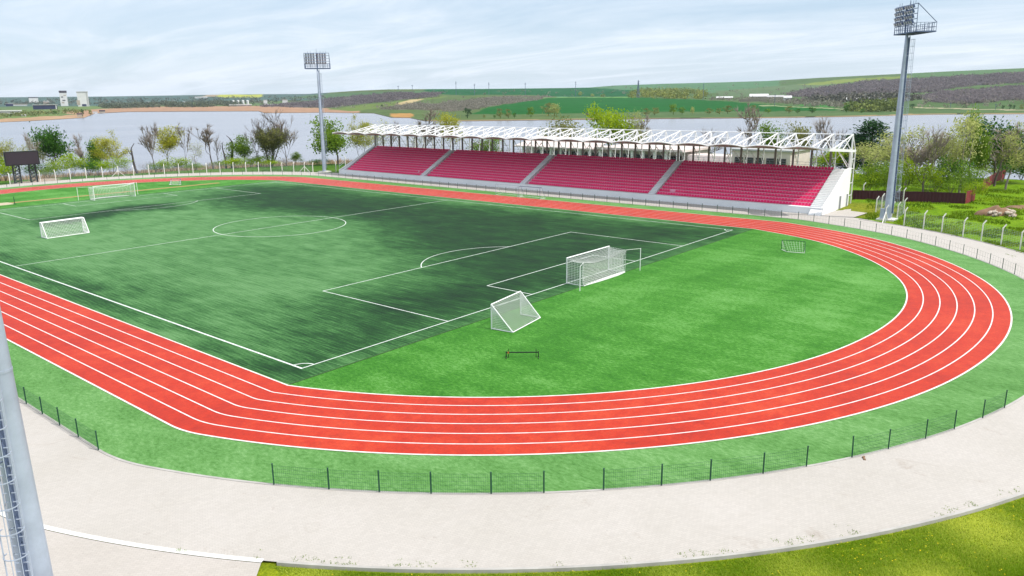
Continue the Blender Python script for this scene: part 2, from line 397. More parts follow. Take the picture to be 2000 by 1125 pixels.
hv = bpy.data.materials.new('haze_air'); hv.use_nodes = True
nh = hv.node_tree; nh.nodes.remove(nh.nodes['Principled BSDF'])
pv = nh.nodes.new('ShaderNodeVolumePrincipled'); pv.inputs['Density'].default_value = HAZE; pv.inputs['Color'].default_value = (0.80, 0.89, 1.0, 1); pv.inputs['Anisotropy'].default_value = 0.2
nh.links.new(pv.outputs[0], nh.nodes['Material Output'].inputs['Volume'])
hb = MB(); hb.b2((-9500, -9500, -262), (9500, 9500, 175)); kind(tag(hb.build('haze', hv), 'thin blue distance haze over the lake and hills', 'haze'), 'stuff')
# ---------------------------------------------------------------- terrain beyond the lake
def itp(x, T):
    if x <= T[0][0]: return T[0][1]
    for (a, b), (c, d) in zip(T, T[1:]):
        if x <= c: return b + (d-b)*(x-a)/(c-a) if c > a else d
    return T[-1][1]
WATER = -3.0
SHORE = [(-900, 262), (-300, 246), (0, 239), (60, 236.5), (120, 233), (165, 230), (185, 222), (250, 218.8), (400, 217.8), (505, 217.5), (516, 221), (640, 220), (690, 221), (730, 221.5), (765, 230), (800, 230.5), (830, 237), (900, 237), (1020, 235.5), (1140, 234), (1260, 232.5), (1400, 231.5), (1500, 230.5), (1640, 228.5), (1818, 224), (2000, 223), (2400, 219), (2900, 212)]
RIDGE = [(-900, 196), (0, 190), (200, 188.5), (300, 187), (400, 185.3), (500, 184), (600, 183.5), (640, 181), (700, 177), (760, 174.5), (850, 174), (960, 173.5), (1100, 172), (1150, 171), (1200, 167), (1300, 163.5), (1400, 161), (1500, 158), (1600, 152), (1700, 147), (1750, 144.5), (1850, 139.5), (2000, 133), (2400, 118), (2900, 108)]
DIST = [(-900, 5200), (0, 5200), (500, 5000), (640, 4200), (760, 2600), (1000, 2600), (1300, 3400), (1600, 3200), (2000, 2600), (2900, 2600)]
def terr_t(x, t):
    ys = itp(x, SHORE); yk = itp(x, RIDGE)
    y = ys + (yk-ys)*t
    d = sightline(x, ys); ds = (WATER-CZ)/d.z*math.hypot(d.x, d.y)
    D = itp(x, DIST)
    r = ds*(max(D, ds*1.5)/ds)**t
    e = sightline(x, y); te = e.z/math.hypot(e.x, e.y)
    if te < -1e-4: r = max(ds, min(r, (CZ-WATER-0.35-5*t)/-te))
    return at_range(x, y, r)
def terr(x, y):
    ys = itp(x, SHORE); yk = itp(x, RIDGE)
    return terr_t(x, min(1.0, max(0.0, (ys-y)/(ys-yk))))
def inpoly(x, y, P):
    c = False; j = len(P)-1
    for i in range(len(P)):
        xi, yi = P[i]; xj, yj = P[j]
        if (yi > y) != (yj > y) and x < (xj-xi)*(y-yi)/(yj-yi)+xi: c = not c
        j = i
    return c
WOOD_A = [(500, 208), (560, 203), (640, 193), (700, 188), (760, 183), (870, 181), (850, 188), (770, 196), (700, 204), (640, 211), (560, 209)]
WOOD_B = [(735, 214), (770, 208), (800, 203), (860, 201), (905, 197), (960, 189), (1085, 187), (1050, 195), (960, 207), (925, 214), (880, 218), (820, 214)]
WOOD_C = [(1525, 188), (1570, 178), (1640, 168), (1700, 159), (1790, 156), (1900, 149), (2050, 140), (2400, 128), (2400, 146), (2050, 158), (1940, 164), (1860, 172), (1820, 180), (1740, 182), (1650, 184), (1600, 190)]
WOOD_D = [(1800, 190), (1820, 184), (1880, 179), (1950, 173), (2050, 166), (2400, 150), (2400, 192), (2050, 192), (1960, 196), (1890, 203), (1820, 199)]
WOOD_E = [(1228, 190), (1232, 178), (1270, 176), (1370, 178), (1380, 188), (1375, 194), (1300, 193)]
WOOD_F = [(1650, 218), (1660, 207), (1720, 200), (1755, 203), (1762, 217), (1700, 219)]
WOOD_G = [(190, 208), (250, 203), (300, 202), (380, 200), (450, 199), (500, 200), (440, 208), (330, 209), (230, 212)]
REGIONS = [
 ([(-900, 215), (-900, 185), (640, 178), (640, 195), (300, 201), (200, 207)], (92, 122, 118)),
 ([(640, 222), (640, 170), (1120, 168), (1120, 245)], (104, 128, 80)),
 ([(1090, 250), (1090, 160), (2900, 100), (2900, 250)], (98, 128, 82)),
 ([(1085, 190), (1100, 172), (1300, 160), (1520, 150), (1520, 172), (1400, 181), (1240, 186)], (100, 146, 108)),
 ([(1400, 190), (1400, 178), (1560, 165), (1640, 158), (1640, 170), (1530, 186)], (112, 138, 102)),
 ([(1560, 166), (1640, 155), (1780, 147), (1800, 151), (1700, 158), (1600, 166)], (142, 162, 84)),
 ([(1780, 152), (2050, 138), (2900, 110), (2900, 95), (1780, 140)], (104, 142, 98)),
 ([(410, 190), (415, 185), (516, 184), (508, 190.5), (430, 190)], (198, 205, 88)),
 ([(395, 189), (405, 185), (430, 186), (425, 190)], (188, 172, 150)),
 ([(-900, 240), (-900, 212), (0, 215), (140, 208), (200, 208), (160, 220), (60, 233), (0, 236)], (122, 148, 88)),
 ([(-300, 255), (-300, 241), (0, 233), (70, 228), (120, 226), (190, 222), (170, 232), (0, 241)], (205, 172, 140)),
 ([(120, 219), (200, 212), (300, 208.5), (520, 207), (640, 212), (700, 215), (700, 224), (500, 226), (300, 224), (160, 226)], (196, 160, 134)),
 (WOOD_A, (112, 106, 110)), (WOOD_B, (118, 116, 104)), (WOOD_C, (100, 98, 108)), (WOOD_D, (100, 92, 102)),
 ([(560, 192), (600, 186), (700, 181), (760, 178), (860, 177), (820, 182), (700, 187), (640, 192)], (96, 132, 92)),
 ([(640, 214), (700, 206), (780, 198), (860, 189), (880, 186), (860, 192), (800, 197), (770, 206), (730, 213), (690, 217)], (122, 146, 80)),
 ([(770, 204), (800, 195), (830, 192), (810, 200), (785, 206)], (214, 196, 150)),
 ([(800, 231), (764, 231), (765, 222), (800, 221), (812, 226)], (205, 160, 100)),
 ([(830, 176), (840, 172), (1120, 170), (1240, 176), (1236, 189), (1085, 188), (1010, 185), (900, 185.5), (840, 184)], (30, 108, 62)),
 ([(918, 223), (955, 209), (1080, 190.5), (1230, 190), (1390, 196), (1500, 204.5), (1640, 211), (1640, 215.5), (1500, 217.5), (1320, 218), (1110, 221), (1000, 223.5)], (30, 112, 44)),
 ([(1560, 206), (1600, 199), (1640, 204), (1640, 211)], (74, 146, 70)),
 ([(1480, 205), (1640, 211.5), (1760, 217), (1760, 218.3), (1640, 213.3), (1480, 206.3)], (170, 178, 140)),
 ([(1780, 209), (1900, 212.5), (2050, 215), (2050, 216.2), (1900, 213.8), (1780, 210.4)], (205, 196, 168)),
 ([(1000, 190.6), (1240, 189), (1240, 190.4), (1000, 191.8)], (120, 170, 100)),
]
def region_col(x, y):
    c = (110, 138, 90)
    jx = x + 9*noise.noise((x*0.04, y*0.2, 3)); jy = y + 1.1*noise.noise((x*0.03, y*0.3, 8))
    for P, q in REGIONS:
        if inpoly(jx, jy, P): c = q
    ys = itp(x, SHORE)
    d = ys - y
    if 820 < x and d < 2.2 + 1.2*noise.noise((x*0.02, 1, 1)): c = (178, 158, 122) if noise.noise((x*0.013, 7, 2)) > -0.25 else (90, 86, 62)
    if d < 0.8: c = (110, 96, 82)
    return alb(*c)
hm = MB()
xs = []; x = -840
while x <= 2840:
    xs.append(x); x += (5 if -60 <= x < 2060 else 40)
ts = [-0.06, -0.02] + [i/90 for i in range(91)]
nc = len(ts)+2
for x in xs:
    ys = itp(x, SHORE); yk = itp(x, RIDGE)
    for t in ts:
        p = terr_t(x, max(t, 0.0))
        if t < 0: p = terr_t(x, 0.0); k = 1 + t; p = Vector((CX+(p.x-CX)*k, CY+(p.y-CY)*k, WATER - 60*abs(t)*0.5))
        hm.v.append(tuple(p)); hm.c.append(region_col(x, ys+(yk-ys)*t))
    p = terr_t(x, 1.0)
    for k, dz in ((1.25, -25), (1.8, -160)):
        hm.v.append((CX+(p.x-CX)*k, CY+(p.y-CY)*k, p.z+dz)); hm.c.append(alb(105, 140, 100))
for i in range(len(xs)-1):
    for j in range(nc-1):
        a = i*nc+j; hm.f.append((a, a+nc, a+nc+1, a+1))
hills = struct(hm.build('hills', MAT['hills'], smooth=True))

# ---------------------------------------------------------------- lake and near ground
lk = MB(); azs = [rad(a) for a in range(-40, 141, 3)]
for r in (170, 400, 900, 2500, 6500):
    for a in azs: lk.v.append((CX+r*math.cos(a), CY+r*math.sin(a), WATER))
na = len(azs)
for i in range(4):
    for j in range(na-1):
        a = i*na+j; lk.f.append((a, a+na, a+na+1, a+1))
struct(lk.build('lake', MAT['water']))

XC, YN, L = 0.0, 11.2, 106.55
YF = L-YN
def ringdist(x, y):
    if y < -2: return math.hypot(x-XC, y-YN)-39
    if y > L+2: return math.hypot(x-XC, y-YF)-39
    return abs(x)-36.7
SHORE_R = [(-400, 270), (0, 262), (250, 262), (400, 266), (640, 272), (1000, 262), (1400, 250), (1700, 236), (2000, 232), (2600, 225)]
az_px = {}
def az_to_px(a):
    d = Vector((math.cos(a), math.sin(a), -0.05))
    c = d.dot(fw)
    if c < 0.2: return 9999 if d.dot(rt) > 0 else -9999
    return 1000 + F*d.dot(rt)/c
def smooth(a, b, v):
    t = min(1, max(0, (v-a)/(b-a))); return t*t*(3-2*t)
def ground_h(x, y):
    d = ringdist(x, y)
    r = math.hypot(x-CX, y-CY); sh = itp(az_to_px(math.atan2(y-CY, x-CX)), SHORE_R)
    z = -0.10
    und = smooth(19.5, 26, d)
    z += und*(0.35*noise.noise((x*0.06, y*0.06, 1.5)) + 0.12*noise.noise((x*0.25, y*0.25, 4.0)))
    if x > 56 and y < -4: z += smooth(20, 30, d)*(0.25+0.35*noise.noise((x*0.12, y*0.12, 9)))
    z -= smooth(sh-55, sh+8, r)*4.2
    return z
def ground_col(x, y, r, d):
    n = noise.noise((x*0.03, y*0.03, 2))
    if x > 40 and y < 20:
        c = Vector((128, 172, 18))
        if x > 55 and y > -14 and d < 34: c = Vector((142, 156, 40))
    elif r < 60: c = Vector((150, 172, 34))
    else: c = Vector((86, 132, 42)) + Vector((30, 14, 10))*n
    if r > 150 and inpoly(x, y, DIRT): c = Vector((206, 188, 172))
    sh = itp(az_to_px(math.atan2(y-CY, x-CX)), SHORE_R)
    k = smooth(sh-34, sh-14, r)
    c = c.lerp(Vector((186, 160, 124)), k)
    return alb(*c)
DIRT = [(p.x, p.y) for p in (on_ground(*q) for q in ((20, 362), (75, 357), (112, 352), (120, 347), (85, 340), (60, 334), (42, 333), (42, 337), (66, 343), (62, 349), (30, 356)))]
gm = MB()
gaz = [];a = -180.0
while a < 179.9:
    gaz.append(rad(a)); a += 0.5 if -12 <= a <= 92 else 4
grs = [0.5, 4, 9, 14] + [16+i*1.6 for i in range(22)] + [52+i*3.0 for i in range(72)] + [272, 285, 300, 330, 380, 450]
for r in grs:
    for a in gaz:
        x = CX+r*math.cos(a); y = CY+r*math.sin(a)
        gm.v.append((x, y, ground_h(x, y))); gm.c.append(ground_col(x, y, r, ringdist(x, y)))
n = len(gaz)
for i in range(len(grs)-1):
    for j in range(n):
        k = (j+1) % n; gm.f.append((i*n+j, (i+1)*n+j, (i+1)*n+k, i*n+k))
struct(gm.build('ground', MAT['ground'], smooth=True))

# ---------------------------------------------------------------- stadium surfaces
CA = math.atan2(-2.0-YN, 36.7)          # angle of the corner where bend meets straight
def ring(d, na=110, nc=8, ext=None):
    P = []
    def arc(cx, cy, R, a0, a1, m):
        for i in range(m+1):
            a = a0+(a1-a0)*i/m; P.append((cx+R*math.cos(a), cy+R*math.sin(a)))
    P.append((-36.7-d, L/2))
    arc(-36.7, -2, d, PI, PI-CA, nc)
    arc(XC, YN, 39+d, PI-CA, 2*PI+CA, na)
    arc(36.7, -2, d, CA, 0, nc)
    P.append((36.7+d, L/2))
    arc(36.7, L+2, d, 0, -CA, nc)
    arc(XC, YF, 39+d, -CA, PI+CA, na)
    arc(-36.7, L+2, d, PI+CA, PI, nc)
    # the right half of the near bend bulges slightly outward
    for i, (x, y) in enumerate(P):
        if y < -1:
            g = math.degrees(math.atan2(y-YN, x)); b = 0.85*smooth(-100, -62, g)*(1-smooth(-38, -20, g))
            if b > 0: v = Vector((x, y-YN)).normalized(); P[i] = (x+v.x*b, y+v.y*b)
    if ext:
        Q = []
        for x, y in P:
            e = ext(x, y); v = Vector((x-0.0, y-(YN if y < L/2 else YF), 0)); v.normalize()
            if -2 < y < L+2: v = Vector((1 if x > 0 else -1, 0, 0))
            Q.append((x+v.x*e, y+v.y*e))
        P = Q
    return P
LW = 7.7/6
m = MB(); m.sheet(ring(0.02), 0.0); struct(m.build('infield', MAT['infield']))
m = MB(); m.band(ring(7.6), ring(11.62), 0.0); struct(m.build('outer_turf', MAT['turf']))
m = MB(); m.band(ring(0), ring(7.7), 0.016); struct(m.build('running_track', MAT['track']))
m = MB()
for i in range(7):
    w = 0.045 if 0 < i < 6 else 0.062
    m.band(ring(i*LW-w), ring(i*LW+w), 0.022)
struct(m.build('track_markings', MAT['track_line']))
PROM = 17.35
ext = lambda x, y: 1.15*smooth(0, 40, x) + 0.6*smooth(60, 120, y)
m = MB(); m.band(ring(11.56), ring(PROM, ext=ext), 0.006)
struct(m.build('promenade', MAT['paving']))
# kerbs: inner edging under the fence, outer raised kerb
m = MB()
for d0, d1, z0, z1, e in ((11.52, 11.66, -0.05, 0.03, None), (PROM-0.02, PROM+0.12, -0.2, 0.06, ext)):
    A = ring(d0, ext=e); B = ring(d1, ext=e); nA = len(A); k = len(m.v)
    for P, z in ((A, z0), (A, z1), (B, z1), (B, z0)): m.v += [(p[0], p[1], z) for p in P]
    for i in range(nA):
        j = (i+1) % nA
        x = A[i][0]; y = A[i][1]
        if d0 > 15 and (x < -48.0 and y > -17.0 or x > 53 and y > -12): continue
        for q in range(3): m.f.append((k+q*nA+i, k+q*nA+j, k+(q+1)*nA+j, k+(q+1)*nA+i))
struct(m.build('kerb', MAT['kerb']))
# white flush stripe and paved apron by the near mast
A = [p for p in ring(PROM-0.12, 220) if -60 < p[0] < -47.5 and -17.9 < p[1] < 12 or (p[0] < -50 and p[1] < 60)]
A.sort(key=lambda p: p[1]); A = [p for p in A if p[1] < 58]
def shift(P, e):
    Q = []
    for x, y in P:
        v = Vector((x-XC, y-YN)).normalized() if y < -2 else Vector((-1, 0)); Q.append((x+v.x*e, y+v.y*e))
    return Q
m = MB(); m.band(A, shift(A, 0.26), 0.014, closed=False); struct(m.build('pavement_stripe', MAT['white_kerb']))
m = MB(); Bq = shift(A, 0.28)
m.sheet([Bq[0], (-49.6, -18.6), (-52, -22.5), (-57, -30), (-66, -30), (-66, 58)] + [p for p in Bq[::-1]], 0.003)
struct(m.build('paved_apron', MAT['paving_apron']))
m = MB(); m.sheet([(53.0, -2.5), (53.0, -13.2), (54.6, -9.5), (60.4, -9.9), (61.2, -7.2), (63.5, -6.6), (68.6, -6.1), (69.5, -5.2), (69.5, -2)], 0.003)
struct(m.build('stand_path', MAT['paving']))
# pitch carpet, painted per metre with infill tone
DARK = [[on_ground(*q) for q in P] for P in (
 [(470, 362), (620, 364), (900, 398), (1200, 432), (1445, 449), (1240, 512), (1110, 560), (960, 605), (860, 645), (700, 694), (600, 728), (556, 722), (600, 660), (640, 625), (610, 595), (700, 565), (850, 545), (830, 505), (770, 470), (720, 436), (640, 420), (560, 412), (480, 402), (420, 385)],
 [(70, 432), (150, 418), (260, 399), (330, 396), (345, 408), (200, 425), (90, 440)],
 [(-200, 470), (20, 500), (200, 565), (400, 650), (590, 722), (550, 740), (200, 610), (0, 525), (-200, 490)],
 [(150, 545), (330, 600), (520, 660), (590, 640), (450, 585), (280, 545)],
 [(0, 470), (40, 500), (120, 512), (60, 490)])]
DAMP = (0.66, 0.62, 0.34, 0.20, 0.3); DSOFT = (8.5, 3.5, 1.6, 3.0, 3.0)
def segd(px_, py_, a, b):
    dx, dy = b.x-a.x, b.y-a.y; l = dx*dx+dy*dy
    t = max(0, min(1, ((px_-a.x)*dx+(py_-a.y)*dy)/l)) if l else 0
    return math.hypot(px_-a.x-t*dx, py_-a.y-t*dy)
def dark_at(x, y):
    v = 0.16 + 0.16*noise.noise((x*0.05, y*0.04, 5)); jx = x+2.5*noise.noise((x*0.09, y*0.09, 1)); jy = y+4*noise.noise((x*0.09, y*0.07, 7))
    for P, a, s in zip(DARK, DAMP, DSOFT):
        d = min(segd(jx, jy, P[i-1], P[i]) for i in range(len(P)))
        if not inpoly(jx, jy, [(p.x, p.y) for p in P]): d = -d
        v += a*smooth(-s, s, d)
    return v
m = MB(); nx_, ny_ = 74, 112
for i in range(nx_+1):
    for j in range(ny_+1):
        x = -36.55+73.1*i/nx_; y = -1.9+(L+3.8)*j/ny_
        m.v.append((x, y, 0.005)); dk = dark_at(x, y)
        near_edge = smooth(33.6, 34.3, abs(x)) + smooth(0.6, -0.2, y)*0.0
        m.c.append((max(0, dk), 0.50+0.3*smooth(0.1, 0.5, dk), 0))
for i in range(nx_):
    for j in range(ny_):
        a = i*(ny_+1)+j; m.f.append((a, a+ny_+1, a+ny_+2, a+1))
struct(m.build('pitch', MAT['pitch']))
m = MB()
m.b2((-36.5, -1.95, 0.0), (36.5, -1.86, 0.03)); m.b2((-36.5, L+1.86, 0.0), (36.5, L+1.95, 0.03))
struct(m.build('turf_seam', MAT['turf_seam']))
m = MB(); HW = 34.25; lw = 0.105
def seg(a, b, w=lw, z=0.011):
    a = Vector((a[0], a[1], 0)); b = Vector((b[0], b[1], 0)); t = (b-a).normalized(); u = Vector((-t.y, t.x, 0))*w/2
    m.sheet([a-u, b-u, b+u, a+u], z)
def carc(cx, cy, R, a0, a1, k=48):
    A = [(cx+(R-lw/2)*math.cos(a0+(a1-a0)*i/k), cy+(R-lw/2)*math.sin(a0+(a1-a0)*i/k)) for i in range(k+1)]
    B = [(cx+(R+lw/2)*math.cos(a0+(a1-a0)*i/k), cy+(R+lw/2)*math.sin(a0+(a1-a0)*i/k)) for i in range(k+1)]
    m.band(A, B, 0.0095, closed=False)
h = lw/2
seg((-HW, -h), (-HW, L+h), 0.16); seg((HW, -h), (HW, L+h))
for y in (0, L): seg((-HW+h+.03, y), (HW-h, y), lw, 0.0105)
seg((-HW+h+.03, L/2), (HW-h, L/2), lw, 0.0105)
for y0, s in ((0, 1), (L, -1)):
    for w2, dp in ((20.16, 16.5), (9.16, 5.5)):
        y1 = y0+s*dp
        seg((-w2, y0+s*h), (-w2, y1+s*h)); seg((w2, y0+s*h), (w2, y1+s*h)); seg((-w2+h, y1), (w2-h, y1), lw, 0.0105)
    a = math.acos(5.5/9.15); carc(0, y0+s*11, 9.15, s*PI/2-a, s*PI/2+a)
    for sx_ in (-1, 1):
        a0 = math.atan2(s, 0) if True else 0
        q = {(-1, 1): 0, (1, 1): PI/2, (1, -1): PI, (-1, -1): 1.5*PI}[(sx_, s)]
        carc(sx_*HW, y0, 1.0, q, q+PI/2, 14)
carc(0, L/2, 9.15, 0, 2*PI, 96)
struct(m.build('pitch_markings', MAT['line_paint']))
# jump runway and sand pit behind the far goal
m = MB(); m.sheet([(-14.5, 115.2), (26, 114.6), (26, 115.9), (-14.5, 116.5)], 0.012); struct(m.build('jump_runway', MAT['tan_runway']))
m = MB(); m.sheet([(-23, 112.6), (-14.5, 113.4), (-14.5, 117.2), (-23, 117.4)], 0.010); struct(m.build('sand_pit', MAT['sand']))

# ---------------------------------------------------------------- grandstand
Y0, Y1 = -5.0, 109.4
st = thing('grandstand', 'long white roofed grandstand with crimson seats beside the track', 'grandstand', (60, 52, 0))
NR, TX, TZ0, TD, TR = 12, 55.5, 0.98, 0.835, 0.435
aisles = [(24.3, 0.72), (53.1, 0.72), (81.5, 0.72)]
m = MB()
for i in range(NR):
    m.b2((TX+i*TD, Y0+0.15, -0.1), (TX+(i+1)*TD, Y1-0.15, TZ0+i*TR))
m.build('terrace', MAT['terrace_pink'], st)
m = MB(); m.b2((54.62, Y0+0.15, -0.1), (TX-0.002, Y1-0.15, TZ0+0.004)); m.build('walkway', MAT['wall_grey'], st)
m = MB(); m.b2((54.38, Y0-0.05, -0.1), (54.6, Y1+0.05, TZ0+0.02)); m.build('front_wall', MAT['wall_grey'], st)
def prism_y(m, prof, y0, y1):
    n = len(prof); m.add([(p[0], y0, p[1]) for p in prof]+[(p[0], y1, p[1]) for p in prof],
        [tuple(range(n))[::-1], tuple(range(n, 2*n))]+[(i, (i+1) % n, n+(i+1) % n, n+i) for i in range(n)])
BX = TX+NR*TD; BZ = TZ0+(NR-1)*TR
prof = [(54.3, -0.1), (66.3, -0.1), (66.3, BZ+0.32), (BX-0.2, BZ+0.30), (55.0, TZ0+0.28), (54.3, TZ0+0.06)]
for y0, y1 in ((Y0-0.22, Y0+0.14), (Y1-0.14, Y1+0.22)):
    m = MB(); prism_y(m, prof, y0, y1); w = m.build('end_wall', MAT['wall_white'], st)
m = MB(); m.b2((BX+0.01, Y0+0.15, -0.1), (66.2, Y1-0.15, BZ+0.12)); m.build('back_wall', MAT['wall_white'], st)
for x0, w in ((61.5, 0.95), (65.1, 0.75)):
    m = MB(); m.b2((x0, Y0-0.245, 0.0), (x0+w, Y0-0.21, 2.05)); d = m.build('door', MAT['door_grey'], st)
    m = MB(); z = 2.05
    m.b2((x0-0.07, Y0-0.27, 0), (x0-0.002, Y0-0.205, z+0.07)); m.b2((x0+w+.002, Y0-0.27, 0), (x0+w+0.07, Y0-0.205, z+0.07)); m.b2((x0, Y0-0.27, z+.002), (x0+w, Y0-0.205, z+0.07))
    fo = m.build('frame', MAT['wall_white'], None); fo.parent = d; 
    fo.data.transform(Matrix.Translation(-Vector((60, 52, 0))))
# stair flights
def stair(yc, hw, mat):
    m = MB(); n = NR*2
    for i in range(n-1):
        x0 = TX-0.35+i*TD/2; z1 = TZ0+0.06+i*TR/2
        m.b2((x0, yc-hw, TZ0-0.2+max(0, (i//2-1))*TR), (x0+TD/2+0.02, yc+hw, z1+0.16))
    m.build('stair', mat, st)
for yc, hw in aisles: stair(yc, 0.62, MAT['concrete'])
stair(-3.95, 0.9, MAT['wall_white']); stair(108.7, 0.5, MAT['concrete'])
# seats
def seat_verts(m, x, y, z):
    k = len(m.v)
    # pan (front lip rolled), back shell slightly reclined
    P = [(-0.20, 0.115), (-0.20, 0.06), (0.17, 0.05), (0.24, 0.40), (0.20, 0.405), (0.135, 0.12)]
    hw = 0.215; n = len(P)
    m.v += [(x+p[0], y-hw+(0.02 if p[1] > 0.3 else 0), z+p[1]) for p in P]+[(x+p[0], y+hw-(0.02 if p[1] > 0.3 else 0), z+p[1]) for p in P]
    m.f += [tuple(k+q for q in range(n)), tuple(k+n+q for q in range(n))[::-1]]+[(k+i, k+n+i, k+n+(i+1) % n, k+(i+1) % n) for i in range(n)]
    m.box((x+0.02, y, z+0.028), (0.26, 0.30, 0.05))
spots = []
missing = {(1, 21.4), (2, 87.9)}
for i in range(NR):
    y = -2.65
    while y < 108.0:
        if all(abs(y-a) > w+0.16 for a, w in aisles) and not (i == 1 and abs(y-21.0) < 0.5) and not (i == 1 and abs(y-84.4) < 0.3):
            spots.append((TX+0.34+i*TD, y, TZ0+i*TR))
        y += 0.5
spots.sort(key=lambda p: (p[0]-CX)**2+(p[1]-CY)**2+(p[2]-CZ)**2)
m = MB(); seat_verts(m, 0, 0, 0); proto = m.build('seat', MAT['seat'], st, world=False)
o3 = Vector((60, 52, 0))
proto.location = Vector(spots[0])-o3
for p in spots[1:100]:
    c = proto.copy(); COL.objects.link(c); c.parent = st; c.location = Vector(p)-o3
m = MB()
for p in spots[100:]: seat_verts(m, *p)
kind(m.build('seat_rows', MAT['seat'], st), 'stuff')
# roof trusses, columns
NT = 38; dy = (Y1-Y0)/NT
FX, FZ, RX, RZ, PX, PZ = 53.0, 9.72, 68.5, 8.62, 66.4, 11.3
def chord_z(x): return FZ+(RZ-FZ)*(x-FX)/(RX-FX)
for i in range(NT+1):
    y = Y0+i*dy; up = 0.32 if i % 2 else 0.0
    m = MB(); bt = lambda x: (x, y, chord_z(x)+up*max(0, min(1, (66.4-x)/10)))
    tp = lambda x: (x, y, PZ+(chord_z(57.0)+up+0.1-PZ)*(PX-x)/(PX-57.0))
    m.bar(bt(FX), (RX, y, RZ), 0.16, 0.22 if i not in (0, NT) else 0.42)
    m.bar((57.0, y, chord_z(57.0)+up+0.1), (PX, y, PZ), 0.15)
    m.bar((PX, y, PZ), (PX, y, chord_z(PX)), 0.20)
    m.bar((PX, y, PZ-0.05), (RX-0.1, y, RZ+0.05), 0.10)
    m.bar(tp(62.8), bt(PX-0.15), 0.10); m.bar(tp(66.0), bt(61.7), 0.10)
    m.bar(tp(61.7), bt(59.4), 0.09)
    m.box((FX, y, FZ+up), (0.16, 0.22, 0.20))
    m.build('roof_truss', MAT['white_paint'], st)
    m = MB()
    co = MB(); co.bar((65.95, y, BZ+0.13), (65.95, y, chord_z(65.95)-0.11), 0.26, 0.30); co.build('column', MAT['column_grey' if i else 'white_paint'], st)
    m.bar((68.35, y, -0.1), (68.35, y, RZ-0.10), 0.16, 0.16)
    if i in (0, NT): m.bar((66.55, y, 0), (66.55, y, chord_z(66.55)-.12), 0.3, 0.3)
    for z in (1.6, 3.6, 5.9, 7.4): m.bar((66.32, y, z), (68.27, y, z), 0.09)
    m.bar((68.3, y, 5.9), (66.2, y, 8.5), 0.08)
    m.build('back_column', MAT['white_paint'], st)
m = MB()
for x, z, r in ((PX, PZ, 0.075), (62.4, PZ+(chord_z(57)+.1-PZ)*(PX-62.4)/(PX-57.0), 0.05), (RX-0.1, RZ, 0.09)):
    m.tube([(x, Y0, z), (x, Y1, z)], r, 6)
m.build('purlin', MAT['white_paint'], st)
def brace(*bars):
    m = MB()
    for a, b, w in bars: m.bar(a, b, w)
    m.build('brace', MAT['white_paint'], st)
for i in range(NT):
    y = Y0+i*dy
    if i % 5 == 2:
        brace(((PX, y, PZ-.1), (60.2, y+dy, chord_z(60.2)+.25), 0.07), ((60.2, y, chord_z(60.2)+.25), (PX, y+dy, PZ-.1), 0.07))
    if i % 5 in (0, 1) or i > NT-2:
        brace(((66.0, y, BZ+0.5), (66.0, y+dy/2, 8.3), 0.09), ((66.0, y+dy, BZ+0.5), (66.0, y+dy/2, 8.3), 0.09))
brace(((66.0, Y0+.3, 6.2), (60.8, Y0+.3, chord_z(60.8)-.2), 0.10)); brace(((66.0, Y0+dy, 6.2), (60.8, Y0+dy, chord_z(60.8)-.1), 0.09))
m = MB()
for z in (BZ+0.55, BZ+0.95): m.tube([(66.05, Y0, z), (66.05, Y1, z)], 0.022, 5)
y = Y0
while y < Y1: m.tube([(66.05, y, BZ+0.1), (66.05, y, BZ+0.95)], 0.022, 5); y += dy/3
m.build('railing', MAT['galv'], st)
# arched roof sheets, one per double bay, with a front rim
mr = MB()
for b in range(NT//2):
    m = MB(); k = 12; nxs = 8; off = len(m.v)
    ya = Y0+2*b*dy; yb = ya+2*dy
    for q in range(nxs+1):
        x = FX-0.12+(RX-0.2-FX)*q/nxs; fall = max(0.12, min(1, (66.4-x)/10))
        for j in range(k+1):
            u = j/k; m.v.append((x, ya+(yb-ya)*u, chord_z(x)-0.02+0.36*4*u*(1-u)*fall))
    for q in range(nxs):
        for j in range(k):
            a = q*(k+1)+j; m.f.append((a, a+k+1, a+k+2, a+1))
    r = m.build('roof_sheet', MAT['roof_sheet'], st, smooth=True)
    mr.tube([(FX-0.12, ya+(yb-ya)*j/k, FZ-0.02+0.36*4*(j/k)*(1-j/k)) for j in range(k+1)], 0.095, 6)
mr.build('roof_rim', MAT['white_paint'], st)
m = MB(); m.b2((52.7, Y0-0.06, FZ-0.3), (52.95, Y0+.06, FZ-.1)); 
# low ramp block at the foot of the near corner
m = MB(); prism_y(m, [(53.3, 0.0), (54.29, 0.0), (54.29, 0.75)], Y0-0.2, Y0+1.6); m.build('corner_block', MAT['wall_white'], st)

# ---------------------------------------------------------------- building behind the stand
bl = thing('pavilion', 'unfinished pale pavilion with open columned front behind the grandstand', 'building', (92, 48, 0))
m = MB(); m.b2((96, 37.5, -0.3), (104, 85, 5.4)); m.build('wall', MAT['pink_plaster'], bl)
m = MB(); m.b2((90.6, 37, 5.5), (104.6, 60, 6.0)); m.add([(90.0, 60, 5.6), (90.0, 84, 5.6), (99, 84, 7.6), (99, 60, 7.6), (90.0, 60, 5.35), (90.0, 84, 5.35), (99, 84, 7.35), (99, 60, 7.35)], [(0, 3, 2, 1), (4, 5, 6, 7), (0, 1, 5, 4), (1, 2, 6, 5), (2, 3, 7, 6), (3, 0, 4, 7)])
m.build('roof', MAT['pink_plaster'], bl)
m = MB(); m.b2((95.9, 40, 0.2), (95.97, 82, 4.3)); m.build('opening', MAT['dark_window'], bl)
y = 38.5
while y < 83:
    m = MB(); m.b2((91.2, y-0.28, -0.2), (91.75, y+0.28, 5.45)); m.build('column', MAT['wall_white'], bl); y += 2.9
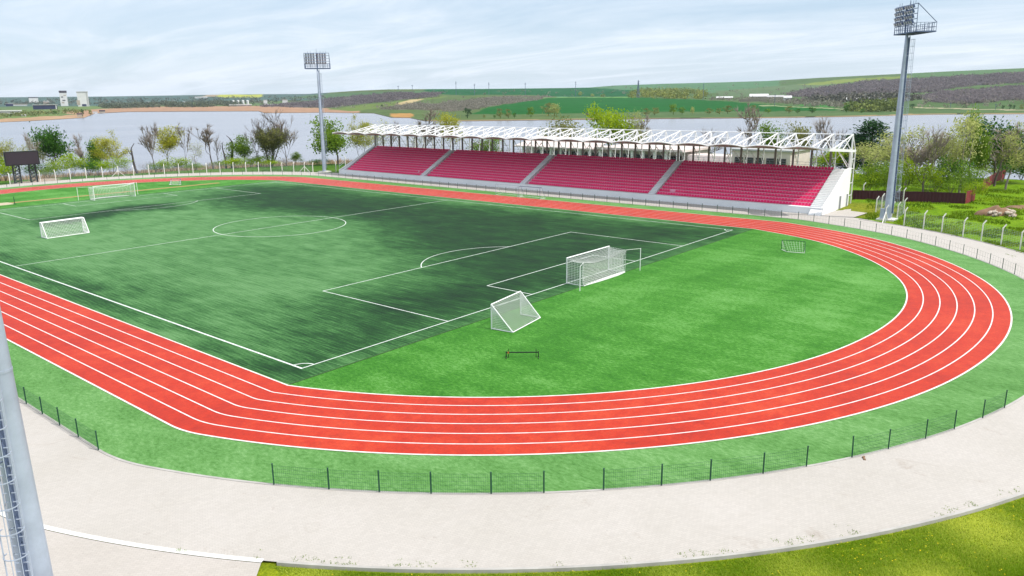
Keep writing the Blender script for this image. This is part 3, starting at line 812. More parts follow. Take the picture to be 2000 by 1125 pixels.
m = MB(); m.b2((90.9, 37, 0.0), (95.85, 84, 0.9)); m.build('plinth', MAT['pink_plaster'], bl)
b2 = thing('annex', 'low pinkish annex wing with a strip of dark windows behind the grandstand', 'building', (88, 20, 0))
m = MB(); m.b2((88, 12.5, -0.3), (99, 24.5, 6.6)); m.b2((93, 24.5, -.3), (99, 37, 4.9)); m.build('wall', MAT['pink_plaster'], b2)
m = MB(); m.b2((87.6, 12.1, 6.62), (99.4, 24.9, 6.95)); m.build('roof', MAT['far_roof'], b2)
for i in range(5):
    y = 13.3+i*2.2
    m = MB(); m.b2((87.93, y, 3.3), (88.02, y+1.75, 5.3)); w = m.build('window', MAT['dark_window'], b2)
m = MB(); m.b2((86.6, 26, 0.1), (92.8, 37, 3.4)); m.build('porch', MAT['wall_white'], b2)

# ---------------------------------------------------------------- low green mesh fence round the track
def ring_path(d):
    """points along the fence line, stepped 2.5 m, as (s, x, y)"""
    P = ring(d, 360, 24); out = []
    tot = 0; prev = P[0]; out.append((0, *P[0]))
    for p in P[1:]+[P[0]]:
        tot += math.hypot(p[0]-prev[0], p[1]-prev[1]); out.append((tot, *p)); prev = p
    return out, tot
RP, RT = ring_path(11.62)
def ring_at(s):
    s %= RT
    lo, hi = 0, len(RP)-1
    while hi-lo > 1:
        mid = (lo+hi)//2
        if RP[mid][0] <= s: lo = mid
        else: hi = mid
    a, b = RP[lo], RP[hi]; t = (s-a[0])/(b[0]-a[0]) if b[0] > a[0] else 0
    return Vector((a[1]+(b[1]-a[1])*t, a[2]+(b[2]-a[2])*t, 0))
def s_of(x, y): return min(RP, key=lambda q: (q[1]-x)**2+(q[2]-y)**2)[0]
PH = 1.05
def fence(svals, gaps, label, fine, group='low mesh fence runs around the track', lean=None):
    c = ring_at(svals[len(svals)//2])
    f = thing('mesh_fence', label, 'fence', (c.x, c.y, 0), group)
    mat = MAT['green_paint']
    for i, s in enumerate(svals):
        p = ring_at(s); m = MB(); l = (lean or {}).get(i, (0, 0))
        m.tube([(p.x, p.y, -0.05), (p.x+l[0], p.y+l[1], PH+0.04)], 0.034, 6); m.tube([(p.x+l[0], p.y+l[1], PH+0.04), (p.x+l[0], p.y+l[1], PH+0.065)], 0.045, 6)
        m.build('post', mat, f)
    for i in range(len(svals)-1):
        if i in gaps: continue
        m = MB(); s0, s1 = svals[i]+0.04, svals[i+1]-0.04
        k = max(2, int((s1-s0)/(fine if fine < .15 else 0.42))); tp = []
        for j in range(k+1):
            p = ring_at(s0+(s1-s0)*j/k); tp.append(p)
            m.bar((p.x, p.y, 0.04), (p.x, p.y, PH-0.03), 0.005 if fine < .15 else 0.007)
        for z in (0.06, 0.26, 0.46, 0.66, 0.86, PH-0.03) if fine < .15 else (0.06, 0.55, PH-0.03):
            q = 4
            for j in range(q):
                a = ring_at(s0+(s1-s0)*j/q); b = ring_at(s0+(s1-s0)*(j+1)/q)
                m.bar((a.x, a.y, z), (b.x, b.y, z), 0.007)
        m.build('mesh_panel', MAT['green_wire'], f)
    return f
def svals(a, n, step=2.52): return [a+step*i for i in range(n)]
s_a = s_of(-35.2, -24.7)
# near runs, anticlockwise (growing s): left, middle, right, far right of the foreground
sl = s_of(-48.3, -2.2)
fence([sl-2.5*i for i in range(9)][::-1], (), 'low green mesh fence run by the paved apron behind the near mast', 0.10)
fence([s_of(*q) for q in ((-44.45, -12.3), (-43.1, -14.6), (-41.7, -16.7), (-40.2, -18.8), (-38.6, -20.8), (-37.0, -22.8))], (), 'low green mesh fence run of five panels before the pale promenade', 0.10)
fence([s_of(*q) for q in ((-35.2, -24.7), (-33.4, -26.5), (-31.4, -28.2), (-29.4, -29.8), (-27.3, -31.3))], (), 'low green mesh fence run of four panels in the foreground', 0.10)
fence([s_of(*q) for q in ((-25.1, -32.7), (-22.9, -34.0), (-20.6, -35.2), (-18.2, -36.2))], (), 'short green mesh fence run of three panels whose end post leans', 0.10, lean={0: (0.13, 0.06)})
sr = s_of(-15.8, -37.2)
fence([sr, sr+2.5], (), 'single green mesh fence panel standing alone near the right bend', 0.10)
s1 = s_of(24.0, -34.6); s2 = s_of(48.32, 58)
n = 26
fence(svals(s1-2.52*4, n), (), 'green mesh fence run along the right bend below the white posts', 0.2)
s3 = s1-2.52*4+2.52*n
n2 = int((s_of(48.32, 108)-s3)/2.52)
fence(svals(s3, n2), (), 'long green mesh fence run in front of the grandstand', 0.25)
s4 = s3+2.52*n2
n3 = int((s_of(-30, 140)-s4)/2.52)
fence(svals(s4, n3), (), 'distant mesh fence run along the far bend', 0.3)

# ---------------------------------------------------------------- concrete post fences with bent tops
def bent_post(p, out, h=2.55, w=0.13):
    m = MB(); o = Vector((out[0], out[1], 0)).normalized()
    b = Vector((p.x, p.y, p.z)); t = b+Vector((0, 0, h-0.45))
    m.bar(b-Vector((0, 0, .2)), t, w, w); m.bar(t-Vector((0, 0, 0.03)), t+o*0.34+Vector((0, 0, 0.42)), w*0.85, w*0.85)
    return m
def post_fence(pts, outs, label, h=2.55, struts=(), wires=True, loose=()):
    c = pts[len(pts)//2]
    f = thing('concrete_post_fence', label, 'fence', (c.x, c.y, 0), 'white concrete post fences')
    for p, o in zip(pts, outs): bent_post(p, o, h).build('post', MAT['post_concrete'], f)
    for i in struts:
        p = pts[i]; q = pts[min(i+1, len(pts)-1)]-pts[max(i-1, 0)]; q.z = 0; q.normalize()
        for sg in (-1, 1):
            m = MB(); m.bar((p.x, p.y, p.z+1.5), (p.x+q.x*sg*1.7, p.y+q.y*sg*1.7, p.z-0.1), 0.11, 0.11); m.build('strut', MAT['post_concrete'], f)
    if wires:
        m = MB()
        for a, b in zip(pts, pts[1:]):
            if (b-a).length > 9: continue
            for k in range(11):
                z = 0.1+k*(h-0.6)/10; m.bar(a+Vector((0, 0, z)), b+Vector((0, 0, z)), 0.011)
            d = b-a; q = max(2, int(d.length/0.35))
            for j in range(1, q):
                e = a+d*(j/q); m.bar(e+Vector((0, 0, 0.05)), e+Vector((0, 0, h-0.5)), 0.009)
        m.build('wire_mesh', MAT['galv'], f)
    return f
def gp(x, y):
    p = on_ground(x, y, -0.1); p.z = ground_h(p.x, p.y); return p
def zoomed(pts, ox, oy, sc): return [(ox+a*sc, oy+b*sc) for a, b in pts]
far_px = zoomed([(95, 1120), (395, 1115), (545, 1105), (690, 1100), (845, 1090), (1005, 1080), (1158, 1075), (1308, 1065), (1458, 1060), (1608, 1055), (1750, 1048), (1887, 1045)], 0, 130, 0.2)+zoomed([(217, 1038), (322, 1035), (427, 1032), (525, 1030), (624, 1028), (720, 1028), (809, 1028), (900, 1033), (985, 1034), (1050, 1036)], 350, 80, 0.249)
pts = []
for x, y in far_px:
    d = sightline(x, y)
    # stand the posts on the outer edge of the promenade at that bearing
    best = None
    for k in range(400):
        r = 120+k*0.35; q = CAM+d*(r/math.hypot(d.x, d.y))
        rd = ringdist(q.x, q.y)
        if q.y > L and rd > 18.6: best = q; break
        if q.y < L and q.x > 36 and rd > 18.6: best = q; break
    pts.append(Vector((best.x, best.y, -0.1)))
cen = Vector((0, 95, 0))
post_fence(pts, [p-cen for p in pts], 'white concrete post fence curving behind the far bend by the trees', 2.6, struts=(6, 20))
lone = [gp(60+595, 335), gp(350+1300*.249-1, 80+990*.249+6), gp(350+1120*.249, 80+1025*.249)]
right_px = [(1765.1, 440.6), (1802.9, 447.7), (1838.5, 454.5), (1879.9, 463.5), (1915.9, 470.3), (1954.5, 479.3), (1991.4, 489.1), (2032, 500), (2075, 512)]
pts = [gp(*q) for q in right_px]
post_fence(pts, [p-Vector((10, 15, 0)) for p in pts], 'white concrete posts with bent tops on the grass beside the right bend', 2.55)
pts = [gp(1640+390*.18, 360+300*.18), gp(1640+450*.18, 360+275*.18), gp(1640+570*.18, 360+212*.18), gp(1640+632*.18, 360+186*.18), gp(1640+686*.18, 360+200*.18)]
pts2 = [gp(1640+490*.18, 360+412*.18), gp(1640+560*.18, 360+372*.18), gp(1640+620*.18, 360+378*.18), gp(1640+692*.18, 360+322*.18)]
post_fence(pts, [Vector((0.64, -0.5, 0))]*5, 'white bent posts behind the right floodlight mast', 2.5)
post_fence(pts2, [Vector((0.64, -0.7, 0))]*4, 'white bent posts with a strut before the right floodlight mast', 2.5, struts=(0,))
lp = bent_post(gp(1640+245*.18, 360+178*.18), (0.6, -0.7), 2.9).build('concrete_post', MAT['post_concrete'])
tag(lp, 'lone white bent concrete post against the dark red fence by the grandstand end', 'post')
ep = [gp(656.5, 336), gp(675, 325)]
for i, (p, lb) in enumerate(zip(ep, ('white curved concrete post at the left foot of the grandstand', 'white curved concrete post just behind the left end of the grandstand'))):
    o = bent_post(p, (-0.2, 1), 2.9).build('concrete_post', MAT['post_concrete']); tag(o, lb, 'post')
hr = MB(); a, b = gp(663, 328), gp(674, 322)
for z in (0.5, 1.0): hr.bar(a+Vector((0, 0, z)), b+Vector((0, 0, z+0.6)), 0.06)
hr.bar(a, a+Vector((0, 0, 1.0)), 0.06); hr.bar(b, b+Vector((0, 0, 1.6)), 0.06)
tag(hr.build('handrail', MAT['galv']), 'pale metal handrail at the left end of the grandstand', 'handrail')

# ---------------------------------------------------------------- dark red sheet fence on the right
def sheet_fence(pts, h, label, mat, step=0.25):
    f = thing('sheet_metal_fence', label, 'fence', pts[0], 'dark red sheet metal fence runs')
    for a, b in zip(pts, pts[1:]):
        m = MB(); d = b-a; n = max(2, int(d.length/step)); u = Vector((-d.y, d.x, 0)).normalized()
        prev = None
        for j in range(n+1):
            p = a+d*(j/n)+u*(0.035 if j % 2 else -0.035)
            m.v += [(p.x, p.y, p.z-0.3), (p.x, p.y, p.z+h)]
            if j: k = len(m.v); m.f.append((k-4, k-2, k-1, k-3))
        m.build('panel', mat, f)
    m = MB()
    for a, b in zip(pts, pts[1:]):
        m.bar(a+Vector((0, 0, h+0.01)), b+Vector((0, 0, h+0.01)), 0.09, 0.05)
    m.build('top_rail', mat, f)
q = [gp(1664, 391.5), gp(1740, 394), gp(1820, 397), gp(1884, 399.5)]
sheet_fence(q, 1.75, 'long dark maroon sheet fence on the grass beyond the right mast', MAT['maroon'])
q = [gp(1884.5, 399.3), gp(1892, 397.5), gp(1903.5, 392)]
sheet_fence(q, 2.0, 'short sunlit red fence return at the end of the maroon fence', MAT['maroon_lit'])
q = [gp(1917, 376), gp(1935, 363), gp(1948, 353), gp(1962, 347)]
sheet_fence(q, 1.9, 'distant red fence run climbing beside the bushes at far right', MAT['maroon_lit'])

# ---------------------------------------------------------------- floodlight masts
def mast(base, H, label, face, lad_az, r0=0.5, r1=0.19, cage_from=2.2):
    t = thing('floodlight_mast', label, 'floodlight', base, 'floodlight masts around the stadium')
    B = Vector(base)
    m = MB(); k = 12
    m.tube([B+Vector((0, 0, -0.1+(H+0.1)*i/k)) for i in range(k+1)], [r0+(r1-r0)*i/k for i in range(k+1)], 16)
    m.build('pole', MAT['galv'], t, smooth=True)
    m = MB()
    for z in (9.2, 18.0):
        rr = r0+(r1-r0)*z/H+0.012; m.tube([B+Vector((0, 0, z-0.05)), B+Vector((0, 0, z+0.05))], rr, 16)
    m.build('joint_collar', MAT['galv'], t)
    m = MB()
    if r0 > 0.4: m.box(B+Vector((0, 0, -0.02)), (2.4, 2.4, 0.36)); m.tube([B+Vector((0, 0, .1)), B+Vector((0, 0, .24))], r0+.2, 12)
    m.build('footing', MAT['white_kerb'], t)
    # ladder with cage
    d = Vector((math.cos(lad_az), math.sin(lad_az), 0)); u = Vector((-d.y, d.x, 0))
    def rad_at(z): return r0+(r1-r0)*z/H
    m = MB()
    for s in (-1, 1):
        m.tube([B+d*(rad_at(z)+0.20)+u*0.23*s+Vector((0, 0, z)) for z in (0.9, H*0.5, H-0.2)], 0.03, 5)
    z = 1.0
    while z < H-0.3:
        c = B+d*(rad_at(z)+0.20)+Vector((0, 0, z)); m.bar(c-u*0.23, c+u*0.23, 0.028); z += 0.32
    z = 1.4
    while z < H-0.5:
        for s in (-1, 1):
            m.bar(B+d*(rad_at(z)-.02)+u*0.15*s+Vector((0, 0, z)), B+d*(rad_at(z)+0.2)+u*0.23*s+Vector((0, 0, z)), 0.035)
        z += 2.4
    m.build('ladder', MAT['galv'], t)
    # cable tray between the ladder rails
    m = MB()
    for i in range(10):
        z0 = 0.9+(H-1.4)*i/10; z1 = 0.9+(H-1.4)*(i+1)/10-0.04
        m.bar(B+d*(rad_at(z0)+0.10)+Vector((0, 0, z0)), B+d*(rad_at(z1)+0.10)+Vector((0, 0, z1)), 0.06, 0.30, up=(d.x, d.y, 0))
    m.build('cable_tray', MAT['galv_dark'], t)
    m = MB(); z = cage_from; ns = 10
    def hoop(z):
        c = B+d*(rad_at(z)+0.20)+Vector((0, 0, z)); P = []
        for i in range(ns+1):
            a = -1.95+3.9*i/ns; P.append(c+d*(0.33+0.36*math.cos(a))+u*0.36*math.sin(a))
        return P
    first = None
    zs = []
    while z < H-0.8: zs.append(z); z += 0.9
    hs = [hoop(z) for z in zs]
    for h in hs: m.tube(h, 0.02, 4)
    for i in (1, 3, 5, 7, 9):
        m.tube([h[i] for h in hs], 0.016, 4)
    m.build('safety_cage', MAT['galv'], t)
    # platform basket and lamp frame
    f = Vector((math.cos(face), math.sin(face), 0)); w = Vector((-f.y, f.x, 0))
    T = B+Vector((0, 0, H)); HWd = 2.95
    m = MB()
    for s in (-1, 0, 1): m.bar(T-f*2.3+w*s*HWd, T+f*0.35+w*s*HWd, 0.12, 0.14)
    for a in (-2.3, -1.0, 0.35): m.bar(T+f*a-w*HWd, T+f*a+w*HWd, 0.12, 0.14)
    m.box(T-f*1.0+Vector((0, 0, 0.09)), (2*HWd, 2.5, 0.03), Matrix((w, -f, Vector((0, 0, 1)))).transposed())
    m.build('platform', MAT['galv_dark'], t)
    m = MB()
    cor = [T+f*0.35-w*HWd, T-f*2.3-w*HWd, T-f*2.3+w*HWd, T+f*0.35+w*HWd, T+f*0.35-w*HWd]
    for a, b in zip(cor, cor[1:]):
        for z in (0.6, 1.15): m.bar(a+Vector((0, 0, z)), b+Vector((0, 0, z)), 0.05)
        n = 10 if (b-a).length > 4 else 5
        for i in range(n): p = a+(b-a)*(i/n); m.bar(p, p+Vector((0, 0, 1.15)), 0.05)
    m.build('railing', MAT['galv_dark'], t)
    m = MB(); lean = lambda z: f*(0.30+0.03*(z))
    ht = 3.55
    for s in (-1, -0.5, 0, 0.5, 1):
        m.bar(T+lean(0)+w*s*HWd, T+lean(ht)+w*s*HWd+Vector((0, 0, ht)), 0.07 if s else 0.2)
    for z in (1.0, 1.65, 2.3, 2.95, ht): m.bar(T+lean(z)-w*HWd+Vector((0, 0, z)), T+lean(z)+w*HWd+Vector((0, 0, z)), 0.08)
    for s in (-1, 1): m.bar(T+lean(ht)+w*s*HWd+Vector((0, 0, ht)), T-f*2.3+w*s*HWd+Vector((0, 0, 1.15)), 0.07)
    m.build('lamp_frame', MAT['galv_dark'], t)
    m = MB(); m.tube([T, T+Vector((0, 0, ht+1.1))], [0.1, 0.02], 5)
    for s in (-0.85, -0.6, 0.4, 0.7, 0.95): m.bar(T+lean(ht)+w*s*HWd*.8+Vector((0, 0, ht)), T+lean(ht)+w*s*HWd*.8+Vector((0, 0, ht+0.45)), 0.04)
    m.build('lightning_rod', MAT['galv_dark'], t)
    for row in range(4):
        for cc in range(8):
            s = (-0.83+cc*0.2)+(0.11 if cc >= 4 else -0.0)+(0.0)
            z = 1.32+row*0.65
            c = T+lean(z)+f*0.20+w*(s*HWd)+Vector((0, 0, z))
            tilt = f*0.9-Vector((0, 0, 0.45)); tilt.normalize(); side = w; upv = side.cross(tilt)
            mm = Matrix((side, tilt, upv)).transposed()
            m = MB(); m.box(c, (0.44, 0.26, 0.44), mm); fl = m.build('floodlight', MAT['galv_dark'], t)
            m = MB(); m.box(c+tilt*0.135, (0.38, 0.02, 0.38), mm); g = m.build('glass', MAT['lamp_glass'], None)
            g.parent = fl; g.data.transform(Matrix.Translation(-B))
    m = MB(); m.box(B+d*0.0+f*(r0+0.25)+Vector((0, 0, 0.9)), (0.6, 0.5, 1.4)) if r0 == 0.5 else None
    if m.v: m.build('control_box', MAT['galv'], t)
    return t
mast((55.8, -13.8, -0.05), 25.5, 'tall grey floodlight mast with caged ladder at the right of the track', math.atan2(67, -56), rad(-62))
mast((55.9, 117.5, -0.05), 24.9, 'distant grey floodlight mast left of the grandstand', math.atan2(-64, -56), rad(10))
mast((-55.28, -14.38, 0.0), 25.5, 'cropped grey floodlight mast in the near left foreground', math.atan2(67, 55), rad(-130), r0=0.53, r1=0.15)

# ---------------------------------------------------------------- goals
def net_grid(m, Sf, nu, nv, r=0.012, su=10, sv=8):
    for i in range(nu+1):
        u = i/nu; P = [Sf(u, j/sv) for j in range(sv+1)]; m.tube(P, r, 3, cap=False)
    for j in range(nv+1):
        v = j/nv; P = [Sf(i/su, v) for i in range(su+1)]; m.tube(P, r, 3, cap=False)
def lerp(a, b, t): return Vector(a)*(1-t)+Vector(b)*t
def place_local(t, parts):
    for nm, mb, mat in parts: mb.build(nm, mat, t, world=False)
def big_goal(loc, rz, label, r=0.012, cell=0.16):
    t = thing('football_goal', label, 'goal', loc, 'full size football goals'); t.rotation_euler = (0, 0, rz)
    hw, h, D = 3.72, 2.5, 2.0
    fr = MB()
    for s in (-1, 1): fr.tube([(s*hw, 0, 0), (s*hw, 0, h)], 0.06, 10)
    fr.tube([(-hw-.06, 0, h), (hw+.06, 0, h)], 0.06, 10)
    gnd = MB()
    gnd.tube([(-hw, 0, 0.03), (-hw, -D, 0.03), (hw, -D, 0.03), (hw, 0, 0.03)], 0.035, 6)
    fold = MB(); fold.tube([(-hw+.4, -D-.02, 0.05), (-1, -D-.12, 0.07), (2, -D-.15, 0.08), (hw-.1, -D-.02, 0.06)], [0.05, 0.12, 0.14, 0.06], 8)
    sag = lambda u: 0.55*4*u*(1-u)
    bk = lambda u: Vector((-hw-.08+(2*hw+.16)*u, -D+0.75*(4*u*(1-u))*0.55, h-0.16-sag(u)))
    net = MB()
    net_grid(net, lambda u, v: lerp((-hw+2*hw*u, 0, h-.04), bk(u), v)-Vector((0, 0, 0.16*4*v*(1-v))), int(2*hw/cell), int(D/cell), r)
    net_grid(net, lambda u, v: lerp(bk(u), (-hw+2*hw*u, -D, 0.04), v)+Vector((0, 0.22*4*v*(1-v), 0)), int(2*hw/cell), int(2.4/cell), r)
    for s in (0, 1):
        X = -hw+2*hw*s
        net_grid(net, lambda u, v: lerp(lerp((X, 0, h-.04), (X, 0, 0.04), v), lerp(bk(s), (X, -D, 0.04), v), u), int(D/cell), int(2.4/cell), r, 6, 6)
    stk = []
    place_local(t, (('goal_frame', fr, MAT['white_paint']), ('ground_bar', gnd, MAT['white_paint']), ('net', net, MAT['net_white']), ('net_fold', fold, MAT['net_white'])))
    for s in (-1, 1):
        p = MB(); p.tube([(s*5.45, -2.75, 0), (s*5.45, -2.75, 2.35)], 0.038, 8); p.build('net_stake', MAT['white_paint'], t, world=False)
        p = MB(); p.tube([(s*5.45, -2.75, 2.32), tuple(bk((s+1)/2))], 0.02, 4); p.build('cord', MAT['net_white'], t, world=False)
    return t
big_goal((0, 0, 0.0), 0, 'full size white goal with netting and stakes at the near end of the pitch', 0.013, 0.17)
big_goal((0, L, 0.0), PI, 'full size white goal at the far end of the pitch', 0.016, 0.26)
def tri_goal(name, A, B, Ab, Bb, h, label, top_back=0.0, r=0.012, cell=0.15, fr_r=0.05, mat='white_paint', bot=None):
    """portable goal: A,B front feet, Ab,Bb rear feet"""
    A, B, Ab, Bb = (Vector((p[0], p[1], 0)) for p in (A, B, Ab, Bb)); c = (A+B+Ab+Bb)/4
    t = thing(name, label, 'goal', (c.x, c.y, 0), 'portable training goals'); up = Vector((0, 0, h))
    At, Bt = A+up, B+up; Ak, Bk = At+(Ab-A)*top_back, Bt+(Bb-B)*top_back
    f = MB(); z = Vector((0, 0, fr_r))
    f.tube([A+z*0, At], fr_r, 8); f.tube([B+z*0, Bt], fr_r, 8); f.tube([At, Bt], fr_r, 8)
    if top_back > 0: f.tube([At, Ak], fr_r, 8); f.tube([Bt, Bk], fr_r, 8); f.tube([Ak, Bk], fr_r*.8, 8)
    f.tube([Ak, Ab+z], fr_r*.8, 8); f.tube([Bk, Bb+z], fr_r*.8, 8)
    f.build('goal_frame', MAT[mat], t)
    g = MB(); g.tube([A+z, Ab+z], fr_r*.8, 8); g.tube([Ab+z, Bb+z], fr_r*.8, 8); g.tube([Bb+z, B+z], fr_r*.8, 8); g.build('ground_bar', MAT[bot or mat], t)
    n = MB(); Wd = (B-A).length; Hs = (Ak-Ab).length
    bulge = (Ab-A).normalized()*0.10
    net_grid(n, lambda u, v: lerp(lerp(Ak, Bk, u), lerp(Ab, Bb, u)+z, v)-bulge*(0.5*4*v*(1-v)+0.35*math.sin(u*26)*v), int(Wd/cell), int(Hs/cell), r, 40)
    for P0, P1, Q0, Q1 in ((At, A, Ak, Ab), (Bt, B, Bk, Bb)):
        net_grid(n, lambda u, v: lerp(lerp(P0, P1+z, v), lerp(Q0, Q1+z, v), u), max(3, int((Ab-A).length/cell)), int(h/cell), r, 4, 4)
    if top_back > 0: net_grid(n, lambda u, v: lerp(lerp(At, Bt, u), lerp(Ak, Bk, u), v), int(Wd/cell), 3, r, 4, 2)
    n.build('net', MAT['net_white'], t)
    return t
tri_goal('training_goal', (-19.6, -4.2), (-15.0, -3.4), (-19.35, -6.15), (-14.85, -5.35), 2.0, 'white training goal with sloping net turned away on the near turf', 0.0, 0.011, 0.14)
tri_goal('training_goal', (-25.1, 71.1), (-19.6, 71.6), (-25.1, 69.35), (-19.65, 69.65), 2.0, 'small white box goal standing on the far left part of the pitch', 0.35, 0.013, 0.2, 0.07)
tri_goal('training_goal', (44.9, 51.2), (44.9, 46.0), (46.4, 51.2), (46.4, 46.0), 2.0, 'thin grey goal beside the track before the grandstand, left of a pair', 0.3, 0.005, 0.35, 0.03, 'galv', 'white_paint')
tri_goal('training_goal', (44.6, 45.4), (44.6, 40.6), (46.2, 45.4), (46.2, 40.6), 2.0, 'thin dark grey goal beside the track before the grandstand, right of a pair', 0.3, 0.005, 0.35, 0.035, 'galv_dark', 'white_paint')
tri_goal('mini_goal', (24.9, -10.2), (25.4, -12.7), (23.9, -11.2), (24.4, -13.1), 1.15, 'tiny mini goal with drooping white net on the turf by the right bend', 0.0, 0.008, 0.3, 0.03, 'green_paint', 'net_white')
tri_goal('mini_goal', (18.5, 121.6), (19.6, 119.6), (17.6, 121.0), (18.8, 119.0), 1.1, 'tiny grey goal on the turf behind the far goal', 0.0, 0.012, 0.3, 0.04, 'galv_dark', 'net_white')
# hurdle bar
h = thing('hurdle', 'low black metal hurdle bar lying on the near turf', 'hurdle', (-23.3, -10.35, 0))
a, b = Vector((-24.05, -9.45, 0)), Vector((-22.65, -11.2, 0)); d = (b-a).normalized(); u = Vector((-d.y, d.x, 0))
m = MB(); m.bar(a+Vector((0, 0, 0.38)), b+Vector((0, 0, 0.38)), 0.05, 0.07); m.build('bar', MAT['black_metal'], h)
for p, s in ((a, 1), (b, -1)):
    m = MB(); m.bar(p, p+Vector((0, 0, 0.46)), 0.045); m.bar(p-u*0.32+Vector((0, 0, .03)), p+u*0.32+Vector((0, 0, .03)), 0.045)
    m.bar(p+d*0.16*s, p+d*0.16*s+Vector((0, 0, 0.62)), 0.03); m.bar(p+u*0.3+Vector((0, 0, .03)), p+Vector((0, 0, 0.4)), 0.03)
    m.build('leg', MAT['black_metal'], h)
m = MB(); p = a+d*0.14; m.box(p+Vector((0, 0, 0.36)), (0.09, 0.09, 0.12)); m.build('clamp', MAT['orange'], h)
# long-jump post by the sand pit
m = MB(); p = on_ground(29, 399); m.tube([p, p+Vector((0, 0, 1.35))], 0.06, 6); m.box(p+Vector((0, 0, .04)), (0.35, 0.35, 0.08))
tag(m.build('marker_post', MAT['green_paint']), 'thin dark marker post beside the sand pit at far left', 'post')
# debris on the promenade
m = MB(); p = on_ground(1120+1290*.44, 760+307*.44, 0.03); m.box(p, (0.34, 0.09, 0.05), Matrix.Rotation(0.5, 3, 'Z')); m.box(p+Vector((0.1, 0.05, 0.03)), (0.16, 0.07, 0.04), Matrix.Rotation(-0.3, 3, 'Z'))
tag(m.build('broken_plank', MAT['dirt']), 'scrap of broken brown plank on the promenade by the leaning fence post', 'debris')

# ---------------------------------------------------------------- scoreboard
B = on_ground(36, 357.5); B2 = on_ground(67.5, 355.3)
cc = (B+B2)/2; sb = thing('scoreboard', 'dark blank scoreboard on two black lattice legs beyond the far bend', 'scoreboard', (cc.x, cc.y, 0))
d = (B2-B); d.z = 0; d.normalize(); nrm = Vector((d.y, -d.x, 0))
wid = 6.7; zt, zb = 7.0, 3.9
m = MB(); mm = Matrix((d, nrm, Vector((0, 0, 1)))).transposed(); m.box(cc+Vector((0, 0, (zt+zb)/2))-d*.15, (wid, 0.7, zt-zb), mm); m.build('cabinet', MAT['black_metal'], sb)
m = MB(); m.box(cc+nrm*0.37+Vector((0, 0, (zt+zb)/2))-d*.15, (wid-.5, 0.06, zt-zb-.45), mm); m.build('screen', MAT['screen'], sb)
for p in (B, B2):
    m = MB()
    for s in (-1, 1):
        for q in (-1, 1): m.bar(p+d*s*0.62+nrm*q*0.45-Vector((0, 0, .1)), p+d*s*0.62+nrm*q*0.45+Vector((0, 0, zb)), 0.17)
    for k in range(5):
        z = k*zb/5
        for q in (-1, 1):
            m.bar(p-d*0.62+nrm*q*.45+Vector((0, 0, z)), p+d*0.62+nrm*q*.45+Vector((0, 0, z+zb/5)), 0.10)
            m.bar(p+d*0.62+nrm*q*.45+Vector((0, 0, z)), p-d*0.62+nrm*q*.45+Vector((0, 0, z+zb/5)), 0.10)
    m.build('lattice_leg', MAT['black_metal'], sb)

# ---------------------------------------------------------------- rubble mound
p0 = gp(1956, 424)
rm = thing('rubble_mound', 'heap of brown soil and pale rubble on the grass at right', 'rubble', (p0.x, p0.y, p0.z))
def heap(m, c, rx, ry, h, seed, k=22, rings=9):
    base = len(m.v); m.v.append((c.x, c.y, c.z+h))
    for i in range(1, rings+1):
        q = i/rings
        for j in range(k):
            a = 2*PI*j/k; nn = noise.noise((math.cos(a)*1.5, math.sin(a)*1.5, seed)); e = 1+0.25*nn
            x = c.x+rx*q*e*math.cos(a); y = c.y+ry*q*e*math.sin(a)
            m.v.append((x, y, c.z+h*(1-q)**0.8*(1+0.5*noise.noise((x*.8, y*.8, seed)))-0.25*(q > .95)))
    for j in range(k): m.f.append((base, base+1+j, base+1+(j+1) % k))
    for i in range(rings-1):
        for j in range(k):
            a = base+1+i*k+j; b = base+1+i*k+(j+1) % k; m.f.append((a, a+k, b+k, b))
m = MB(); heap(m, p0+Vector((0.2, 0.6, -0.1)), 2.7, 2.7, 1.35, 2); m.build('soil', MAT['dirt'], rm, smooth=True)
rng = random.Random(5)
for i in range(34):
    q = p0+Vector((rng.uniform(-1.9, 1.0), rng.uniform(-2.9, 0.2), 0)); s = rng.uniform(0.2, 0.55); q -= Vector((rt.x, rt.y, 0))*1.5; q.z += rng.uniform(0.05, 0.6)
    bm = bmesh.new(); bmesh.ops.create_icosphere(bm, subdivisions=1, radius=s)
    for v in bm.verts: v.co *= rng.uniform(0.65, 1.15); v.co.z *= 0.7
    m = MB(); m.add([v.co+q for v in bm.verts], [tuple(v.index for v in f.verts) for f in bm.faces]); bm.free()
    m.build('rock', MAT['rock'], rm)
p1 = gp(1993, 410)
m = MB(); heap(m, p1, 2.4, 2.0, 0.45, 6); tag(m.build('soil_mound', MAT['dirt'], None, smooth=True), 'small bare soil mound at the right edge beyond the rubble', 'mound')

